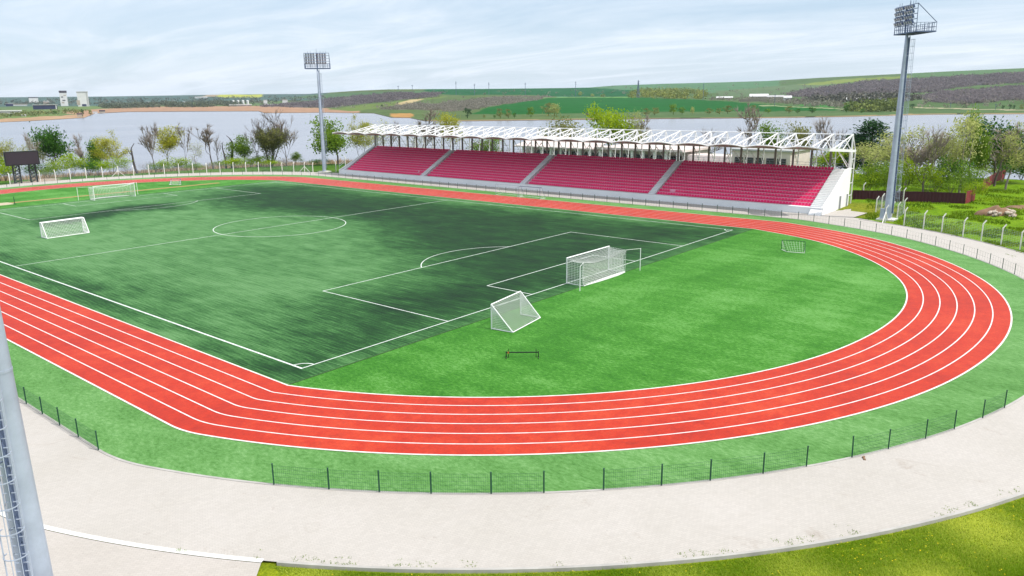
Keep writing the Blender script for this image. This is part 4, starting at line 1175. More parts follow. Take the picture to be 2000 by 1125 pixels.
# ---------------------------------------------------------------- trees
def skeleton(seed, levels, spread, stems=1, up=0.5, len0=0.34, ratio=0.70, kids=(2, 4), wob=0.18, thick=1.0):
    """limbs of a unit-height tree: list of (points, radii, level) and the twig tips"""
    R = random.Random(seed); limbs = []; tips = []
    def grow(p, d, l, r, lev):
        n = 3 if lev else 4; pts = [p.copy()]; rs = [r]; q = p.copy(); dd = d.copy()
        for i in range(n):
            wb = wob*(0.35 if lev == 0 else 1.0); dd = (dd + Vector((R.gauss(0, wb), R.gauss(0, wb), R.gauss(0, wb)*0.6 + up*0.12))).normalized()
            q = q + dd*(l/n); pts.append(q.copy()); rs.append(max(0.0016, r*(1-0.45*(i+1)/n)))
        limbs.append((pts, rs, lev))
        if lev >= levels: tips.append((q.copy(), dd.copy())); return
        k = R.randint(*kids)
        for i in range(k):
            src = pts[-1] if i == 0 else pts[R.randint(1 if lev else 2, len(pts)-1)]
            a = R.uniform(0, 2*PI); tilt = (R.uniform(0.1, 0.35) if i == 0 else R.uniform(0.45, 0.95))*spread
            ax = dd.orthogonal().normalized(); ax.rotate(Matrix.Rotation(a, 3, dd))
            nd = (dd*math.cos(tilt) + ax*math.sin(tilt)).normalized()
            if nd.z < -0.1: nd.z = abs(nd.z)*0.3
            grow(src, nd, l*ratio*R.uniform(0.8, 1.15), rs[-1]*(0.85 if i == 0 else 0.62), lev+1)
    for s in range(stems):
        a = 2*PI*s/stems + R.uniform(-.5, .5); t = 0 if stems == 1 else R.uniform(0.15, 0.42)
        grow(Vector((0, 0, 0)) if stems == 1 else Vector((0.02*math.cos(a), 0.02*math.sin(a), 0)), Vector((math.sin(t)*math.cos(a), math.sin(t)*math.sin(a), math.cos(t))), len0*R.uniform(.85, 1.1), (0.0135 if stems == 1 else 0.010)*thick, 0)
    return limbs, tips
def leaves(mb, centers, n, rad_, size, R, flat=0.75):
    for c in centers:
        tone = R.uniform(0.1, 0.9)
        for _ in range(int(n*1.5)):
            o = Vector((R.gauss(0, 1), R.gauss(0, 1), R.gauss(0, 1)*flat))*rad_*0.55
            p = c+o; s = size*0.84*R.uniform(0.6, 1.3)
            a = Vector((R.gauss(0, 1), R.gauss(0, 1), R.gauss(0, 1))).normalized(); b = a.orthogonal().normalized()
            b.rotate(Matrix.Rotation(R.uniform(0, 6.28), 3, a)); e = a.cross(b)
            k = len(mb.v); mb.v += [tuple(p-b*s), tuple(p-e*s*0.6), tuple(p+b*s), tuple(p+e*s*0.6)]
            mb.f.append((k, k+1, k+2, k+3)); t = min(1, max(0, tone+R.uniform(-.2, .2))); mb.c += [(t, t, t)]*4
PROTO = {}
def normalise(mbs):
    V = [v for mb in mbs for v in mb.v]; zs = sorted(v[2] for v in V)[int(len(V)*.993)]
    def ext_(i):
        s = sorted(v[i] for v in V if v[2] > 0.3*zs); return s[int(len(s)*.02)], s[int(len(s)*.98)-1]
    (x0, x1), (y0, y1) = ext_(0), ext_(1); cx, cy = (x0+x1)/2, (y0+y1)/2; w = ((x1-x0)+(y1-y0))/2
    for mb in mbs: mb.v = [((v[0]-cx)/w, (v[1]-cy)/w, v[2]/zs) for v in mb.v]
def make_proto(kd, var):
    seed = hash_s(kd)*31+var; R = random.Random(seed)
    tr, cr = MB(), MB(); bark = BARK; leaf = LEAF['bare']
    if kd in ('bare', 'baretall'):
        lim, tips = skeleton(seed, 4, 0.60 if kd == 'bare' else 0.45, stems=1, up=0.9, len0=0.32, kids=(2, 4) if kd == 'bare' else (2, 3), ratio=0.72, thick=0.8)
        for P, r, lev in lim:
            r = [x*1.1 for x in r]
            if lev <= 2: tr.tube(P, r, 5 if lev < 2 else 4, cap=False)
            else: cr.tube(P, [max(0.0036, x*0.9) for x in r], 3, cap=False); cr.c += [(0.35,)*3]*(len(P)*3)
        for p, d in tips:
            for _ in range(7):
                q = p+(d+Vector((R.gauss(0, .5), R.gauss(0, .5), R.gauss(0.25, .4))))*0.065
                k = len(cr.v); s = 0.0042; cr.v += [tuple(p+Vector((s, 0, 0))), tuple(p-Vector((s, 0, 0))), tuple(q)]; cr.f.append((k, k+1, k+2)); cr.c += [(R.uniform(.3, .9),)*3]*3
        bark = BARK_DARK if kd == 'baretall' else BARK
    elif kd == 'snag':
        lim, tips = skeleton(seed, 1, 0.6, up=1.0, len0=0.75, ratio=0.28, kids=(1, 2), wob=0.10, thick=0.9)
        for P, r, lev in lim: tr.tube(P, [x*1.1 for x in r], 5, cap=True)
        cr = None; bark = BARK_DARK
    elif kd in ('pale', 'paletall', 'sparse'):
        lim, tips = skeleton(seed, 4, 0.7 if kd == 'paletall' else 0.85, stems=1+(var % 2), up=0.7, kids=(2, 4))
        for P, r, lev in lim: tr.tube(P, [max(0.0022, x) for x in r], 5 if lev < 2 else 3, cap=False)
        leaves(cr, [t[0] for t in tips]+[P[2] for P, r, lev in lim if lev == 3], 12 if kd != 'sparse' else 5, 0.095, 0.014, R); leaf = LEAF['pale']; bark = BARK_PALE
    elif kd == 'yellow':
        lim, tips = skeleton(seed, 4, 0.75, stems=2, up=0.55, kids=(2, 4))
        for P, r, lev in lim: tr.tube(P, [max(0.0016, x*.8) for x in r], 5 if lev < 2 else 3, cap=False)
        leaves(cr, [t[0] for t in tips]+[P[2] for P, r, lev in lim if lev >= 4], 9, 0.085, 0.015, R); leaf = LEAF['yellow']
    elif kd in ('green', 'fresh', 'olive', 'lime'):
        lim, tips = skeleton(seed, 3, 0.95, stems=1, up=0.35, len0=0.30, ratio=0.74, kids=(3, 4))
        for P, r, lev in lim: tr.tube(P, r, 5 if lev < 2 else 3, cap=False)
        extra = [P[2] for P, r, lev in lim if lev >= 2]
        leaves(cr, [t[0] for t in tips]+extra, 26 if kd != 'olive' else 16, 0.12, 0.019, R); leaf = LEAF[kd]
    elif kd == 'ivy':
        lim, tips = skeleton(seed, 4, 0.6, stems=5, up=0.8, kids=(2, 4))
        for P, r, lev in lim: tr.tube(P, [max(0.002, x) for x in r], 5 if lev < 2 else 3, cap=False)
        low = [p for P, r, lev in lim for p in P if 0.12 < p.z < 0.62 and lev < 4 and math.hypot(p.x, p.y) < 0.25]
        leaves(cr, low, 9, 0.05, 0.012, R); leaf = LEAF['olive']
    elif kd == 'dark':
        tr.tube([(0, 0, 0), (0, 0, .95)], [0.02, 0.004], 6)
        cs = []
        for i in range(240):
            z = R.uniform(0.16, 1.0); w = 0.30*(1.06-z)**0.7; a = R.uniform(0, 6.28); q = w*R.uniform(.5, 1); cs.append(Vector((q*math.cos(a), q*math.sin(a), z-0.1*q)))
        leaves(cr, cs, 16, 0.075, 0.017, R, 0.5); leaf = LEAF['dark']
    elif kd in ('bush', 'limebush', 'greenbush', 'barebush'):
        lim, tips = skeleton(seed, 3, 1.0, stems=6, up=0.3, len0=0.4, ratio=0.68, kids=(2, 3))
        for P, r, lev in lim: tr.tube(P, [x*.7 for x in r], 3, cap=False)
        leaves(cr, [t[0] for t in tips], 12 if kd != 'barebush' else 4, 0.16, 0.03 if kd != 'barebush' else .02, R, 0.8)
        leaf = LEAF[{'bush': 'fresh', 'limebush': 'lime', 'greenbush': 'green', 'barebush': 'bare'}[kd]]
    mbs = [b for b in (tr, cr) if b and b.v]; normalise(mbs)
    tm = tr.build('trunk', bark, None, smooth=True); COL.objects.unlink(tm)
    cm = None
    if cr and cr.v: cm = cr.build('crown', leaf, None); COL.objects.unlink(cm)
    return tm, cm
def hash_s(s): return sum(ord(c)*(i+3) for i, c in enumerate(s))
RT_ = random.Random(11)
def tree(kd, px, ytop, wpx, dist, label, name='tree', cat='tree', var=0, group=None, ybase=None, h=None):
    key = (kd, var)
    if key not in PROTO: PROTO[key] = make_proto(kd, var)
    d = sightline(px, 330); hl = math.hypot(d.x, d.y); p = CAM+d*(dist/hl); z = ground_h(p.x, p.y); p = p+rt*(4*dist/F)
    e = sightline(px, ytop); zt = CZ+e.z/math.hypot(e.x, e.y)*dist
    depth = (p-CAM).dot(fw)
    H = h or max(1.2, zt-z); wd = wpx*depth/F
    t = thing(name, label, cat, (p.x, p.y, z-0.08), group); t.rotation_euler = (0, 0, RT_.uniform(0, 6.28)); t.scale = (wd, wd, H)
    for s in PROTO[key]:
        if s: c = s.copy(); COL.objects.link(c); c.parent = t
    return t
G1 = 'trees on the lake shore left of the grandstand'; G2 = 'trees behind the grandstand'; G3 = 'trees behind the maroon fence'
BU = 'bushes under the shore trees'
T_ = tree
# left shore
T_('yellow', -12, 268, 48, 238, 'yellow-green willow cut by the left picture edge', 'willow_tree', group=G1)
T_('pale', 26, 272, 42, 235, 'pale sparse tree rising behind the scoreboard', group=G1)
T_('pale', 58, 268, 44, 239, 'pale sparse tree just right of the scoreboard', var=1, group=G1)
T_('baretall', 66, 258, 20, 228, 'thin bare trunk before the pale trees by the scoreboard', group=G1)
T_('green', 98, 249, 60, 241, 'dense dark green round tree right of the scoreboard', group=G1)
T_('bare', 152, 262, 28, 235, 'bare branching tree between the dark green tree and a willow', group=G1)
T_('green', 186, 272, 36, 245, 'small dark green tree half hidden by a yellow willow', var=1, group=G1)
T_('yellow', 213, 259, 48, 233, 'yellow-green willow beside the small dark green tree', 'willow_tree', var=1, group=G1)
T_('snag', 256, 279, 12, 231, 'single dead snag trunk against the open lake', 'dead_tree', group=G1)
T_('bare', 293, 242, 37, 233, 'tall bare tree just left of a yellow willow', var=1, group=G1)
T_('yellow', 329, 248, 50, 239, 'yellow-green willow between two tall bare trees', 'willow_tree', group=G1)
T_('bare', 360, 243, 24, 231, 'tall bare tree just right of the second willow', var=2, group=G1)
T_('sparse', 382, 275, 30, 229, 'small sparse pale tree between two bare trunks', group=G1)
T_('baretall', 400, 242, 34, 233, 'tall narrow bare tree with a fork low on its trunk', var=1, group=G1)
T_('baretall', 425, 262, 20, 231, 'short bare tree with a thin top near two snags', var=2, group=G1)
T_('snag', 437, 276, 9, 229, 'shorter of two dead snags beside a fresh green tree', 'dead_tree', var=1, group=G1)
T_('snag', 450, 264, 9, 233, 'taller of two dead snags beside a fresh green tree', 'dead_tree', var=2, group=G1)
T_('fresh', 466, 266, 40, 231, 'small fresh green tree beside the dead snags', group=G1)
T_('baretall', 489, 250, 24, 233, 'left one of two slim bare trees near the ivy tree', group=G1)
T_('baretall', 505, 247, 24, 234, 'right one of two slim bare trees near the ivy tree', var=1, group=G1)
T_('ivy', 532, 226, 58, 229, 'big many-stemmed tree with ivied trunks in open lake view', group=G1)
T_('bare', 556, 236, 33, 235, 'bare spreading tree leaning out right of the ivied tree', var=1, group=G1)
T_('fresh', 577, 296, 18, 229, 'little fresh green sapling on the reed bank', 'sapling', group=G1)
T_('fresh', 643, 233, 74, 227, 'broad green tree beside the distant floodlight mast', var=1, group=G1)
# undergrowth left
bx = [(-6, 322, 50, 'limebush'), (8, 306, 40, 'limebush'), (118, 308, 36, 'limebush'), (138, 298, 40, 'limebush'), (166, 314, 40, 'greenbush'), (190, 312, 36, 'bush'), (218, 306, 42, 'limebush'), (240, 322, 26, 'barebush'), (285, 314, 34, 'barebush'), (306, 318, 36, 'bush'), (335, 306, 40, 'limebush'), (352, 315, 36, 'bush'), (380, 318, 34, 'bush'), (405, 316, 36, 'barebush'), (432, 310, 40, 'bush'), (452, 308, 40, 'limebush'), (482, 305, 40, 'bush'), (506, 302, 40, 'bush'), (522, 312, 34, 'limebush'), (552, 308, 40, 'barebush'), (590, 316, 30, 'barebush'), (620, 310, 34, 'greenbush'), (672, 312, 30, 'barebush'), (66, 318, 40, 'greenbush'), (92, 322, 40, 'bush')]
desc = {'limebush': 'bright yellow-green bush', 'bush': 'fresh green bush', 'greenbush': 'dark green bush', 'barebush': 'grey leafless bush'}
where = ['at the far left edge under the willow', 'left of the scoreboard legs', 'under the dense dark green tree', 'between the dark green tree and the bare tree', 'left of the small dark green tree', 'under the small dark green tree', 'at the foot of the second willow from the left', 'left of the lone dead snag', 'at the foot of the tall bare tree by the willow', 'just left of the third willow trunk', 'at the foot of the third willow', 'right of the third willow trunk', 'under the small sparse pale tree', 'by the forked narrow bare tree', 'under the two dead snags', 'left under the fresh green tree', 'by the left slim bare tree', 'between the slim bare tree and the ivied tree', 'at the left foot of the ivied tree', 'at the right foot of the ivied tree', 'on the reed bank right of the sapling', 'left under the broad green tree', 'between the broad green tree and the grandstand', 'behind the right scoreboard leg', 'at the turn of the dirt path']
for i, ((px, yt, w, kd), wh) in enumerate(zip(bx, where)):
    T_(kd, px, yt, w*1.15, 222+3*(i % 3), desc[kd]+' '+wh, 'bush', 'bush', var=i % 2, group=BU)
# behind the grandstand
T_('yellow', 703, 229, 46, 223, 'yellow willow above the left end of the stand roof', 'willow_tree', var=1, group=G2)
T_('sparse', 738, 236, 60, 218, 'sparse yellowish tree above the roof, right of the yellow willow', var=1, group=G2)
T_('baretall', 772, 236, 34, 214, 'dark bare tree above the roof by the sparse tree', group=G2)
T_('bare', 838, 214, 47, 217, 'wide bare tree above the roof left of yellow foliage', group=G2)
T_('yellow', 880, 222, 46, 217, 'yellow tree crown behind the wide bare tree above the roof', 'willow_tree', group=G2)
T_('sparse', 812, 240, 44, 223, 'faint sparse tree above the roof left of the wide bare tree', group=G2)
T_('olive', 1090, 228, 84, 208, 'grey-green rounded tree above the middle of the roof', group=G2)
T_('lime', 1186, 209, 76, 208, 'bright lime green willow standing high above the roof', 'willow_tree', group=G2)
T_('pale', 1228, 218, 52, 208, 'brownish pale tree hugging the bright lime willow', var=1, group=G2)
T_('baretall', 1255, 226, 34, 208, 'dark forked bare tree right of the lime willow', var=2, group=G2)
T_('bare', 1452, 204, 54, 188, 'tall bare tree with tan twigs above the roof', var=2, group=G2)
T_('fresh', 1500, 241, 50, 186, 'light green tree top above the roof by the tall bare tree', group=G2)
T_('olive', 1552, 240, 48, 186, 'rounded olive green tree top above the right part of the roof', var=1, group=G2)
T_('bare', 1606, 228, 43, 186, 'bare tree with thin twigs above the right end of the roof', var=1, group=G2)
T_('fresh', 940, 268, 60, 208, 'green tree seen between the roof columns left of the pavilion', group=G2)
T_('bare', 1385, 250, 43, 186, 'bare tree seen between the roof columns right of the pavilion', group=G2)
T_('lime', 1615, 290, 66, 186, 'yellow-green tree seen under the right end of the roof', var=1, group=G2)
# right, behind the maroon fence
T_('dark', 1692, 236, 83, 188, 'dark green pine-like tree behind the grandstand end', 'conifer_tree', group=G3)
T_('dark', 1664, 262, 67, 192, 'smaller dark green tree beside the grandstand end', 'conifer_tree', var=1, group=G3)
T_('paletall', 1686, 282, 75, 156, 'tall pale budding tree before the dark conifer', group=G3)
T_('pale', 1738, 252, 70, 166, 'pale beige tree left of the right floodlight mast', group=G3)
T_('bare', 1762, 262, 42, 168, 'bare grey tree hidden partly by the right floodlight mast', group=G3)
T_('bare', 1800, 250, 67, 152, 'large bare grey tree right of the floodlight mast', var=1, group=G3)
T_('paletall', 1838, 258, 67, 160, 'pale yellowish tree between the bare grey tree and the tallest pale tree', var=1, group=G3)
T_('paletall', 1874, 222, 89, 158, 'tallest pale yellow-green tree behind the maroon fence end', group=G3)
T_('fresh', 1898, 218, 37, 166, 'slim fresh green tree top behind the tallest pale tree', var=1, group=G3)
T_('olive', 1906, 268, 89, 188, 'olive tree with dark branches above the maroon fence end', group=G3)
T_('green', 1934, 232, 70, 186, 'dense vivid green tree at right with a round crown', group=G3)
T_('pale', 1962, 252, 70, 186, 'pale grey-green tree right of the vivid green tree', var=1, group=G3)
T_('fresh', 1972, 290, 64, 204, 'leafy green tree over the distant red fence', var=0, group=G3)
T_('pale', 2000, 230, 67, 188, 'tall pale tree at the right picture edge', group=G3)
T_('green', 2022, 255, 81, 180, 'dark green tree cut by the right picture edge', var=1, group=G3)
bx = [(1682, 345, 50, 'limebush'), (1712, 350, 46, 'limebush'), (1750, 338, 50, 'limebush'), (1772, 326, 56, 'limebush'), (1730, 330, 46, 'bush'), (1700, 330, 46, 'bush'), (1830, 330, 50, 'bush'), (1858, 322, 56, 'greenbush'), (1892, 330, 50, 'bush'), (1920, 322, 60, 'limebush'), (1953, 318, 60, 'greenbush'), (1990, 318, 66, 'greenbush'), (1905, 352, 28, 'limebush'), (1812, 334, 40, 'limebush'), (2025, 322, 60, 'bush')]
where = ['behind the grandstand corner', 'right of the grandstand corner above the maroon fence', 'left of the right mast above the maroon fence', 'directly right of the right mast', 'behind the bushes left of the right mast', 'behind the pale budding tree', 'under the large bare grey tree', 'between the bare grey tree and the tallest pale tree', 'under the tallest pale tree', 'over the end of the maroon fence', 'beside the distant red fence', 'on the rising grass at far right', 'low in the corner of the maroon fence', 'between the right mast and the bare grey tree', 'at the right picture edge']
for i, ((px, yt, w, kd), wh) in enumerate(zip(bx, where)):
    T_(kd, px, yt-(16 if i != 12 and px < 1910 else 0), w*(1.1 if px < 1910 else .9), (192 if px > 1910 else 150 if i != 12 else 147)+2*(i % 4), desc[kd]+' '+wh, 'bush', 'bush', var=i % 2, group='bushes behind the maroon fence')
for a in (('pale', 1716, 262, 56, 176, 'pale tree in the gap left of the right floodlight mast', 0), ('olive', 1782, 276, 66, 172, 'grey-olive tree behind the right floodlight mast', 1), ('sparse', 1822, 246, 60, 178, 'faint sparse tree behind the large bare grey tree', 1), ('olive', 1850, 262, 60, 168, 'olive tree filling the gap left of the tallest pale tree', 0), ('bare', 1946, 246, 60, 172, 'grey bare tree behind the vivid green tree', 2), ('pale', 1985, 258, 60, 166, 'pale tree behind the leafy green tree at far right', 0)):
    T_(a[0], a[1], a[2], a[3]*1.2, a[4], a[5], var=a[6], group=G3)
# reeds on the near lake shore
rd = MB(); R = random.Random(3)
for _ in range(9000):
    px = R.uniform(-60, 760); sh = itp(px, SHORE_R); dist = sh-R.uniform(2, 30)
    d = sightline(px, 330); p = CAM+d*(dist/math.hypot(d.x, d.y)); z = ground_h(p.x, p.y); hh = R.uniform(1.0, 2.3)*(0.6+0.7*abs(noise.noise((p.x*.05, p.y*.05, 3)))); s = 0.16; a = R.uniform(0, 3.14)
    k = len(rd.v); rd.v += [(p.x-s*math.cos(a), p.y-s*math.sin(a), z-.1), (p.x+s*math.cos(a), p.y+s*math.sin(a), z-.1), (p.x+R.uniform(-.3, .3), p.y+R.uniform(-.3, .3), z+hh)]; rd.f.append((k, k+1, k+2)); rd.c += [(R.random(),)*3]*3
kind(tag(rd.build('reeds', LEAF['reed']), 'dry tan reeds along the near lake shore', 'reeds'), 'stuff')

# ---------------------------------------------------------------- woods and things beyond the lake
def clumps(name, poly, n, size, leaf, label, seed, k=11, tall=1.0):
    R = random.Random(seed); xs_ = [p[0] for p in poly]; ys_ = [p[1] for p in poly]; m = MB(); c = 0; tries = 0
    while c < n and tries < n*30:
        tries += 1; x = R.uniform(max(-80, min(xs_)), min(2080, max(xs_))); y = R.uniform(min(ys_), max(ys_))
        jx = x+14*noise.noise((x*.04, y*.2, 3))+R.gauss(0, 4); jy = y+2.0*noise.noise((x*.03, y*.3, 8))+R.gauss(0, .8)
        if not inpoly(jx, jy, poly): continue
        if noise.noise((x*.03, y*.22, seed)) < -0.30: continue
        p = terr(x, y); c += 1; s = size*R.uniform(.6, 1.3); tone = R.uniform(0, .9)
        for _ in range(k):
            q = p+Vector((R.gauss(0, .55)*s, R.gauss(0, .55)*s, abs(R.gauss(0.45, .3))*s*tall))
            a = Vector((R.gauss(0, 1), R.gauss(0, 1), R.gauss(0, 1))).normalized(); b = a.orthogonal().normalized(); e = a.cross(b); f = s*R.uniform(.16, .34)
            j = len(m.v); m.v += [tuple(q-b*f), tuple(q-e*f), tuple(q+b*f), tuple(q+e*f)]; m.f.append((j, j+1, j+2, j+3)); t = min(1, max(0, tone+R.uniform(-.2, .2))); m.c += [(t,)*3]*4
    return kind(tag(m.build(name, leaf), label, 'woodland'), 'stuff')
LEAF['wood'] = leaf_mat('bare_wood', (0.145, 0.13, 0.135), (0.255, 0.225, 0.225), 0.5)
LEAF['scrub'] = leaf_mat('scrub', (0.17, 0.165, 0.12), (0.31, 0.29, 0.24), 0.5)
clumps('bare_woodland', WOOD_A, 3000, 4.5, LEAF['wood'], 'grey-brown leafless woodland on the hill beyond the left lake', 1)
clumps('scrub_woodland', WOOD_B, 2200, 2.8, LEAF['scrub'], 'grey scrub on the slope beyond the lake, left of the dark green field', 2)
clumps('bare_woodland', WOOD_C, 5500, 4.8, LEAF['wood'], 'upper purple-brown leafless woodland on the right hillside', 3)
clumps('bare_woodland', WOOD_D, 4200, 4.0, LEAF['wood'], 'lower purple-brown leafless woodland on the right hillside', 4)
clumps('spring_woodland', WOOD_E, 700, 5.5, leaf_mat('spring_leaf', (0.11, 0.15, 0.02), (0.28, 0.30, 0.06), .2), 'yellow-green spring woodland strip above the dark green field', 5, tall=1.6)
clumps('shore_woodland', WOOD_F, 420, 4.0, leaf_mat('shore_leaf', (0.05, 0.08, 0.02), (0.19, 0.23, 0.05), .2), 'mixed green woodland below the white sheds across the lake', 6, tall=1.6)
clumps('village_woodland', WOOD_G, 1500, 6.0, leaf_mat('far_leaf', (0.05, 0.07, 0.05), (0.14, 0.16, 0.09), .1), 'hazy green woodland above the tan reed flats at left', 7)
clumps('roadside_scrub', [(1380, 196), (1480, 199), (1560, 206), (1650, 212), (1650, 206), (1600, 197), (1520, 196), (1400, 190)], 260, 4.5, LEAF['scrub'], 'scrub round the farm sheds across the lake', 8)
clumps('roadside_scrub', [(1560, 200), (1640, 203), (1800, 196), (1790, 186), (1700, 186), (1600, 190)], 420, 6.0, leaf_mat('dusk_scrub', (0.05, 0.055, 0.045), (0.16, 0.15, 0.12), .1), 'dark scrub among the white sheds below the right hillside', 9)
clumps('peninsula_scrub', [(-60, 232), (0, 224), (60, 220), (140, 214), (190, 214), (150, 221), (60, 227)], 150, 4.0, leaf_mat('pen_leaf', (0.08, 0.11, 0.03), (0.22, 0.23, 0.08), .2), 'pale green scrub on the far left peninsula', 10)
clumps('hill_scrub', [(640, 212), (700, 184), (900, 178), (1100, 176), (1240, 168), (1500, 162), (1700, 152), (2060, 138), (2060, 214), (1800, 212), (1650, 200), (1400, 188), (1240, 190), (1000, 187), (900, 214), (760, 214)], 420, 4.5, LEAF['scrub'], 'scattered dark shrubs dotted over the hillsides beyond the lake', 11)
clumps('far_scrub', [(-60, 206), (-60, 196), (180, 193), (420, 190), (640, 188), (640, 194), (520, 204), (180, 206)], 700, 7.0, leaf_mat('haze_leaf', (0.06, 0.08, 0.06), (0.20, 0.20, 0.15), .2), 'hazy scrub and hedges on the far left hills', 12)
# single trees beyond the lake, a few pixels each
FP = {}
def far_tree(px, yb, yt, wpx, kd, label):
    p = terr(px, yb); dist = (p-CAM).dot(fw); H = (yb-yt)*dist/F; w = wpx*dist/F
    if kd not in FP:
        R = random.Random(hash_s(kd)); m = MB(); cs = []
        for i in range(26):
            z = R.uniform(0.3, 1.0); q = 0.5*math.sqrt(max(0, 1-((z-.62)/.42)**2))*R.uniform(.3, 1); a = R.uniform(0, 6.28); cs.append(Vector((q*math.cos(a), q*math.sin(a), z)))
        m.tube([(0, 0, -.05), (0, 0, .7)], [.05, .02], 4); m.c += [(0.0,)*3]*len(m.v)
        leaves(m, cs, 14, 0.14, 0.06, R); FP[kd] = m.build('tree', LEAF[kd]); COL.objects.unlink(FP[kd])
    o = FP[kd].copy(); COL.objects.link(o); o.location = p-Vector((0, 0, .3)); o.scale = (w, w, H); o.rotation_euler = (0, 0, RT_.uniform(0, 6))
    return tag(o, label, 'tree', 'trees on the far lake shore')
for a in ((913, 231, 212, 18, 'dark', 'dark spreading tree on the far shore at the left end of the green field'),
 (977, 231, 213, 15, 'olive', 'olive tree on the far shore, left of a close pair'), (993, 231, 214, 14, 'olive', 'olive tree on the far shore, right one of a close pair'),
 (1005, 230, 220, 8, 'green', 'small dark tree on the far shore just right of the olive pair'), (1037, 229, 209, 17, 'fresh', 'loose green tree on the far shore before the dark green field'),
 (1071, 226, 203, 26, 'olive', 'wide olive tree on the far shore touching a willow'), (1083, 227, 203, 28, 'pale', 'wide pale willow on the far shore before the dark green field'),
 (945, 230, 224, 6, 'olive', 'tiny shrub on the far shore below the green field'), (966, 230, 224, 6, 'green', 'tiny dark shrub on the far shore left of the olive pair'),
 (1147, 227, 219, 7, 'olive', 'tiny pale shrub on the far shore left of the lime willow'), (1262, 226, 212, 16, 'olive', 'olive tree on the far shore right of the lime willow'),
 (1278, 225, 211, 18, 'olive', 'second olive tree on the far shore right of the lime willow'), (1315, 224, 203, 18, 'fresh', 'rounded green tree on the far shore, tallest before the dark field'),
 (1332, 224, 209, 12, 'fresh', 'smaller green tree right of the tallest rounded far shore tree'), (1352, 224, 209, 10, 'pale', 'thin pale tree on the far shore right of two green trees'),
 (1385, 223, 212, 16, 'olive', 'low olive tree on the far shore left of the tall bare tree'), (1405, 223, 212, 14, 'olive', 'low olive tree on the far shore, second left of the tall bare tree'),
 (1421, 222, 207, 18, 'olive', 'olive tree on the far shore close by the tall bare tree'), (1470, 221, 206, 16, 'olive', 'olive tree on the far shore just right of the tall bare tree'),
 (1500, 221, 212, 12, 'fresh', 'pale green tree on the far shore above the roof end'), (1541, 221, 208, 16, 'olive', 'olive tree on the far shore below the farm sheds'),
 (1558, 221, 212, 10, 'green', 'dark little tree on the far shore below the farm sheds'), (1586, 221, 209, 16, 'green', 'dark green tree on the far shore left of the mixed woodland'),
 (1653, 219, 204, 14, 'green', 'dark green tree at the left edge of the mixed woodland'), (1683, 221, 212, 10, 'green', 'small dark tree at the water below the mixed woodland'),
 (1748, 206, 192, 20, 'olive', 'olive tree beside the white sheds left of the right mast'), (1782, 212, 203, 13, 'dark', 'round dark shrub just right of the right mast across the lake'),
 (1133, 188, 179, 9, 'pale', 'pale bush on the upper green field, left of three'), (1157, 189, 183, 8, 'pale', 'grey-green bush on the upper green field, middle of three'), (1178, 190, 184, 10, 'olive', 'grey-green bush on the upper green field, right of three'),
 (1959, 214, 206, 6, 'dark', 'thin dark tree by the track across the lake, left one of a row'), (1972, 214, 204, 6, 'dark', 'thin dark tree by the track across the lake, second of a row'), (1980, 214, 205, 6, 'dark', 'thin dark tree by the track across the lake, third of a row'), (1996, 214, 204, 9, 'olive', 'brown bush at the right end of the thin tree row'),
 (1893, 205, 200, 8, 'dark', 'dark shrub below the lower leafless woodland'), (746, 210, 204, 5, 'dark', 'dark shrub on the slope beyond the lake left of the sandy bank'),
 (162, 230, 214, 6, 'dark', 'thin dark tree on the peninsula tip'), (177, 230, 219, 7, 'green', 'dark bush on the peninsula tip right of the thin tree'), (108, 223, 216, 8, 'green', 'dark green bush on the peninsula below the blue hall')):
    far_tree(*a)
# buildings beyond the lake
def far_block(name, px, yb, yt, wpx, label, wall, roof=None, roof_h=0.0, depth=0.6, yaw=None, openings=(), gable=False, cat='building', group='buildings beyond the lake'):
    p = terr(px, yb); dist = (p-CAM).dot(fw); s = dist/F; H = (yb-yt)*s; w = wpx*s; dp = max(4, w*depth)
    a = math.atan2(p.y-CY, p.x-CX)-PI/2 if yaw is None else yaw
    t = thing(name, label, cat, p, group); t.rotation_euler = (0, 0, a)
    hr = roof_h*s
    m = MB(); m.b2((-w/2, 0, -2), (w/2, dp, H-hr)); wl = m.build('wall', MAT[wall], t, world=False)
    if roof:
        m = MB(); o = 0.03*w
        if gable:
            m.add([(-w/2-o, -o, H-hr), (w/2+o, -o, H-hr), (w/2+o, dp+o, H-hr), (-w/2-o, dp+o, H-hr), (-w/2-o, dp/2, H), (w/2+o, dp/2, H)], [(0, 1, 5, 4), (2, 3, 4, 5), (1, 2, 5), (3, 0, 4), (3, 2, 1, 0)])
        else: m.b2((-w/2-o, -o, H-hr+.01), (w/2+o, dp+o, H))
        m.build('roof', MAT[roof], t, world=False)
    for nm, u0, u1, v0, v1, mt in openings:
        m = MB(); m.b2((-w/2+u0*w, -0.35, v0*H), (-w/2+u1*w, 0.2, v1*H)); m.build(nm, MAT[mt], t, world=False)
    return t
far_block('apartment_tower', 126.5, 207, 178, 12.5, 'narrow grey ruined tower with a dark top, left of the white slab', 'far_white', 'far_dark', 4.0, 0.8, openings=[('window', .2, .45, .55, .62, 'far_dark'), ('window', .3, .7, .34, .40, 'far_dark'), ('window', .15, .5, .18, .26, 'far_tan'), ('window', .55, .85, .66, .72, 'far_tan')])
t = far_block('grain_elevator', 164, 208, 179.5, 19, 'big white slab-like grain elevator on the far left shore', 'far_white', 'far_roof', 2.0, 0.5, openings=[('base_opening', .35, .75, .02, .16, 'far_blue'), ('annex_wall', .82, .97, 0, .93, 'far_roof'), ('window', -.1, .2, .1, .42, 'far_tan')])
far_block('white_hall', 66.5, 201, 190, 15.5, 'white boxy hall rising behind the blue sheds at far left', 'far_white', 'far_dark', 1.2, 0.6)
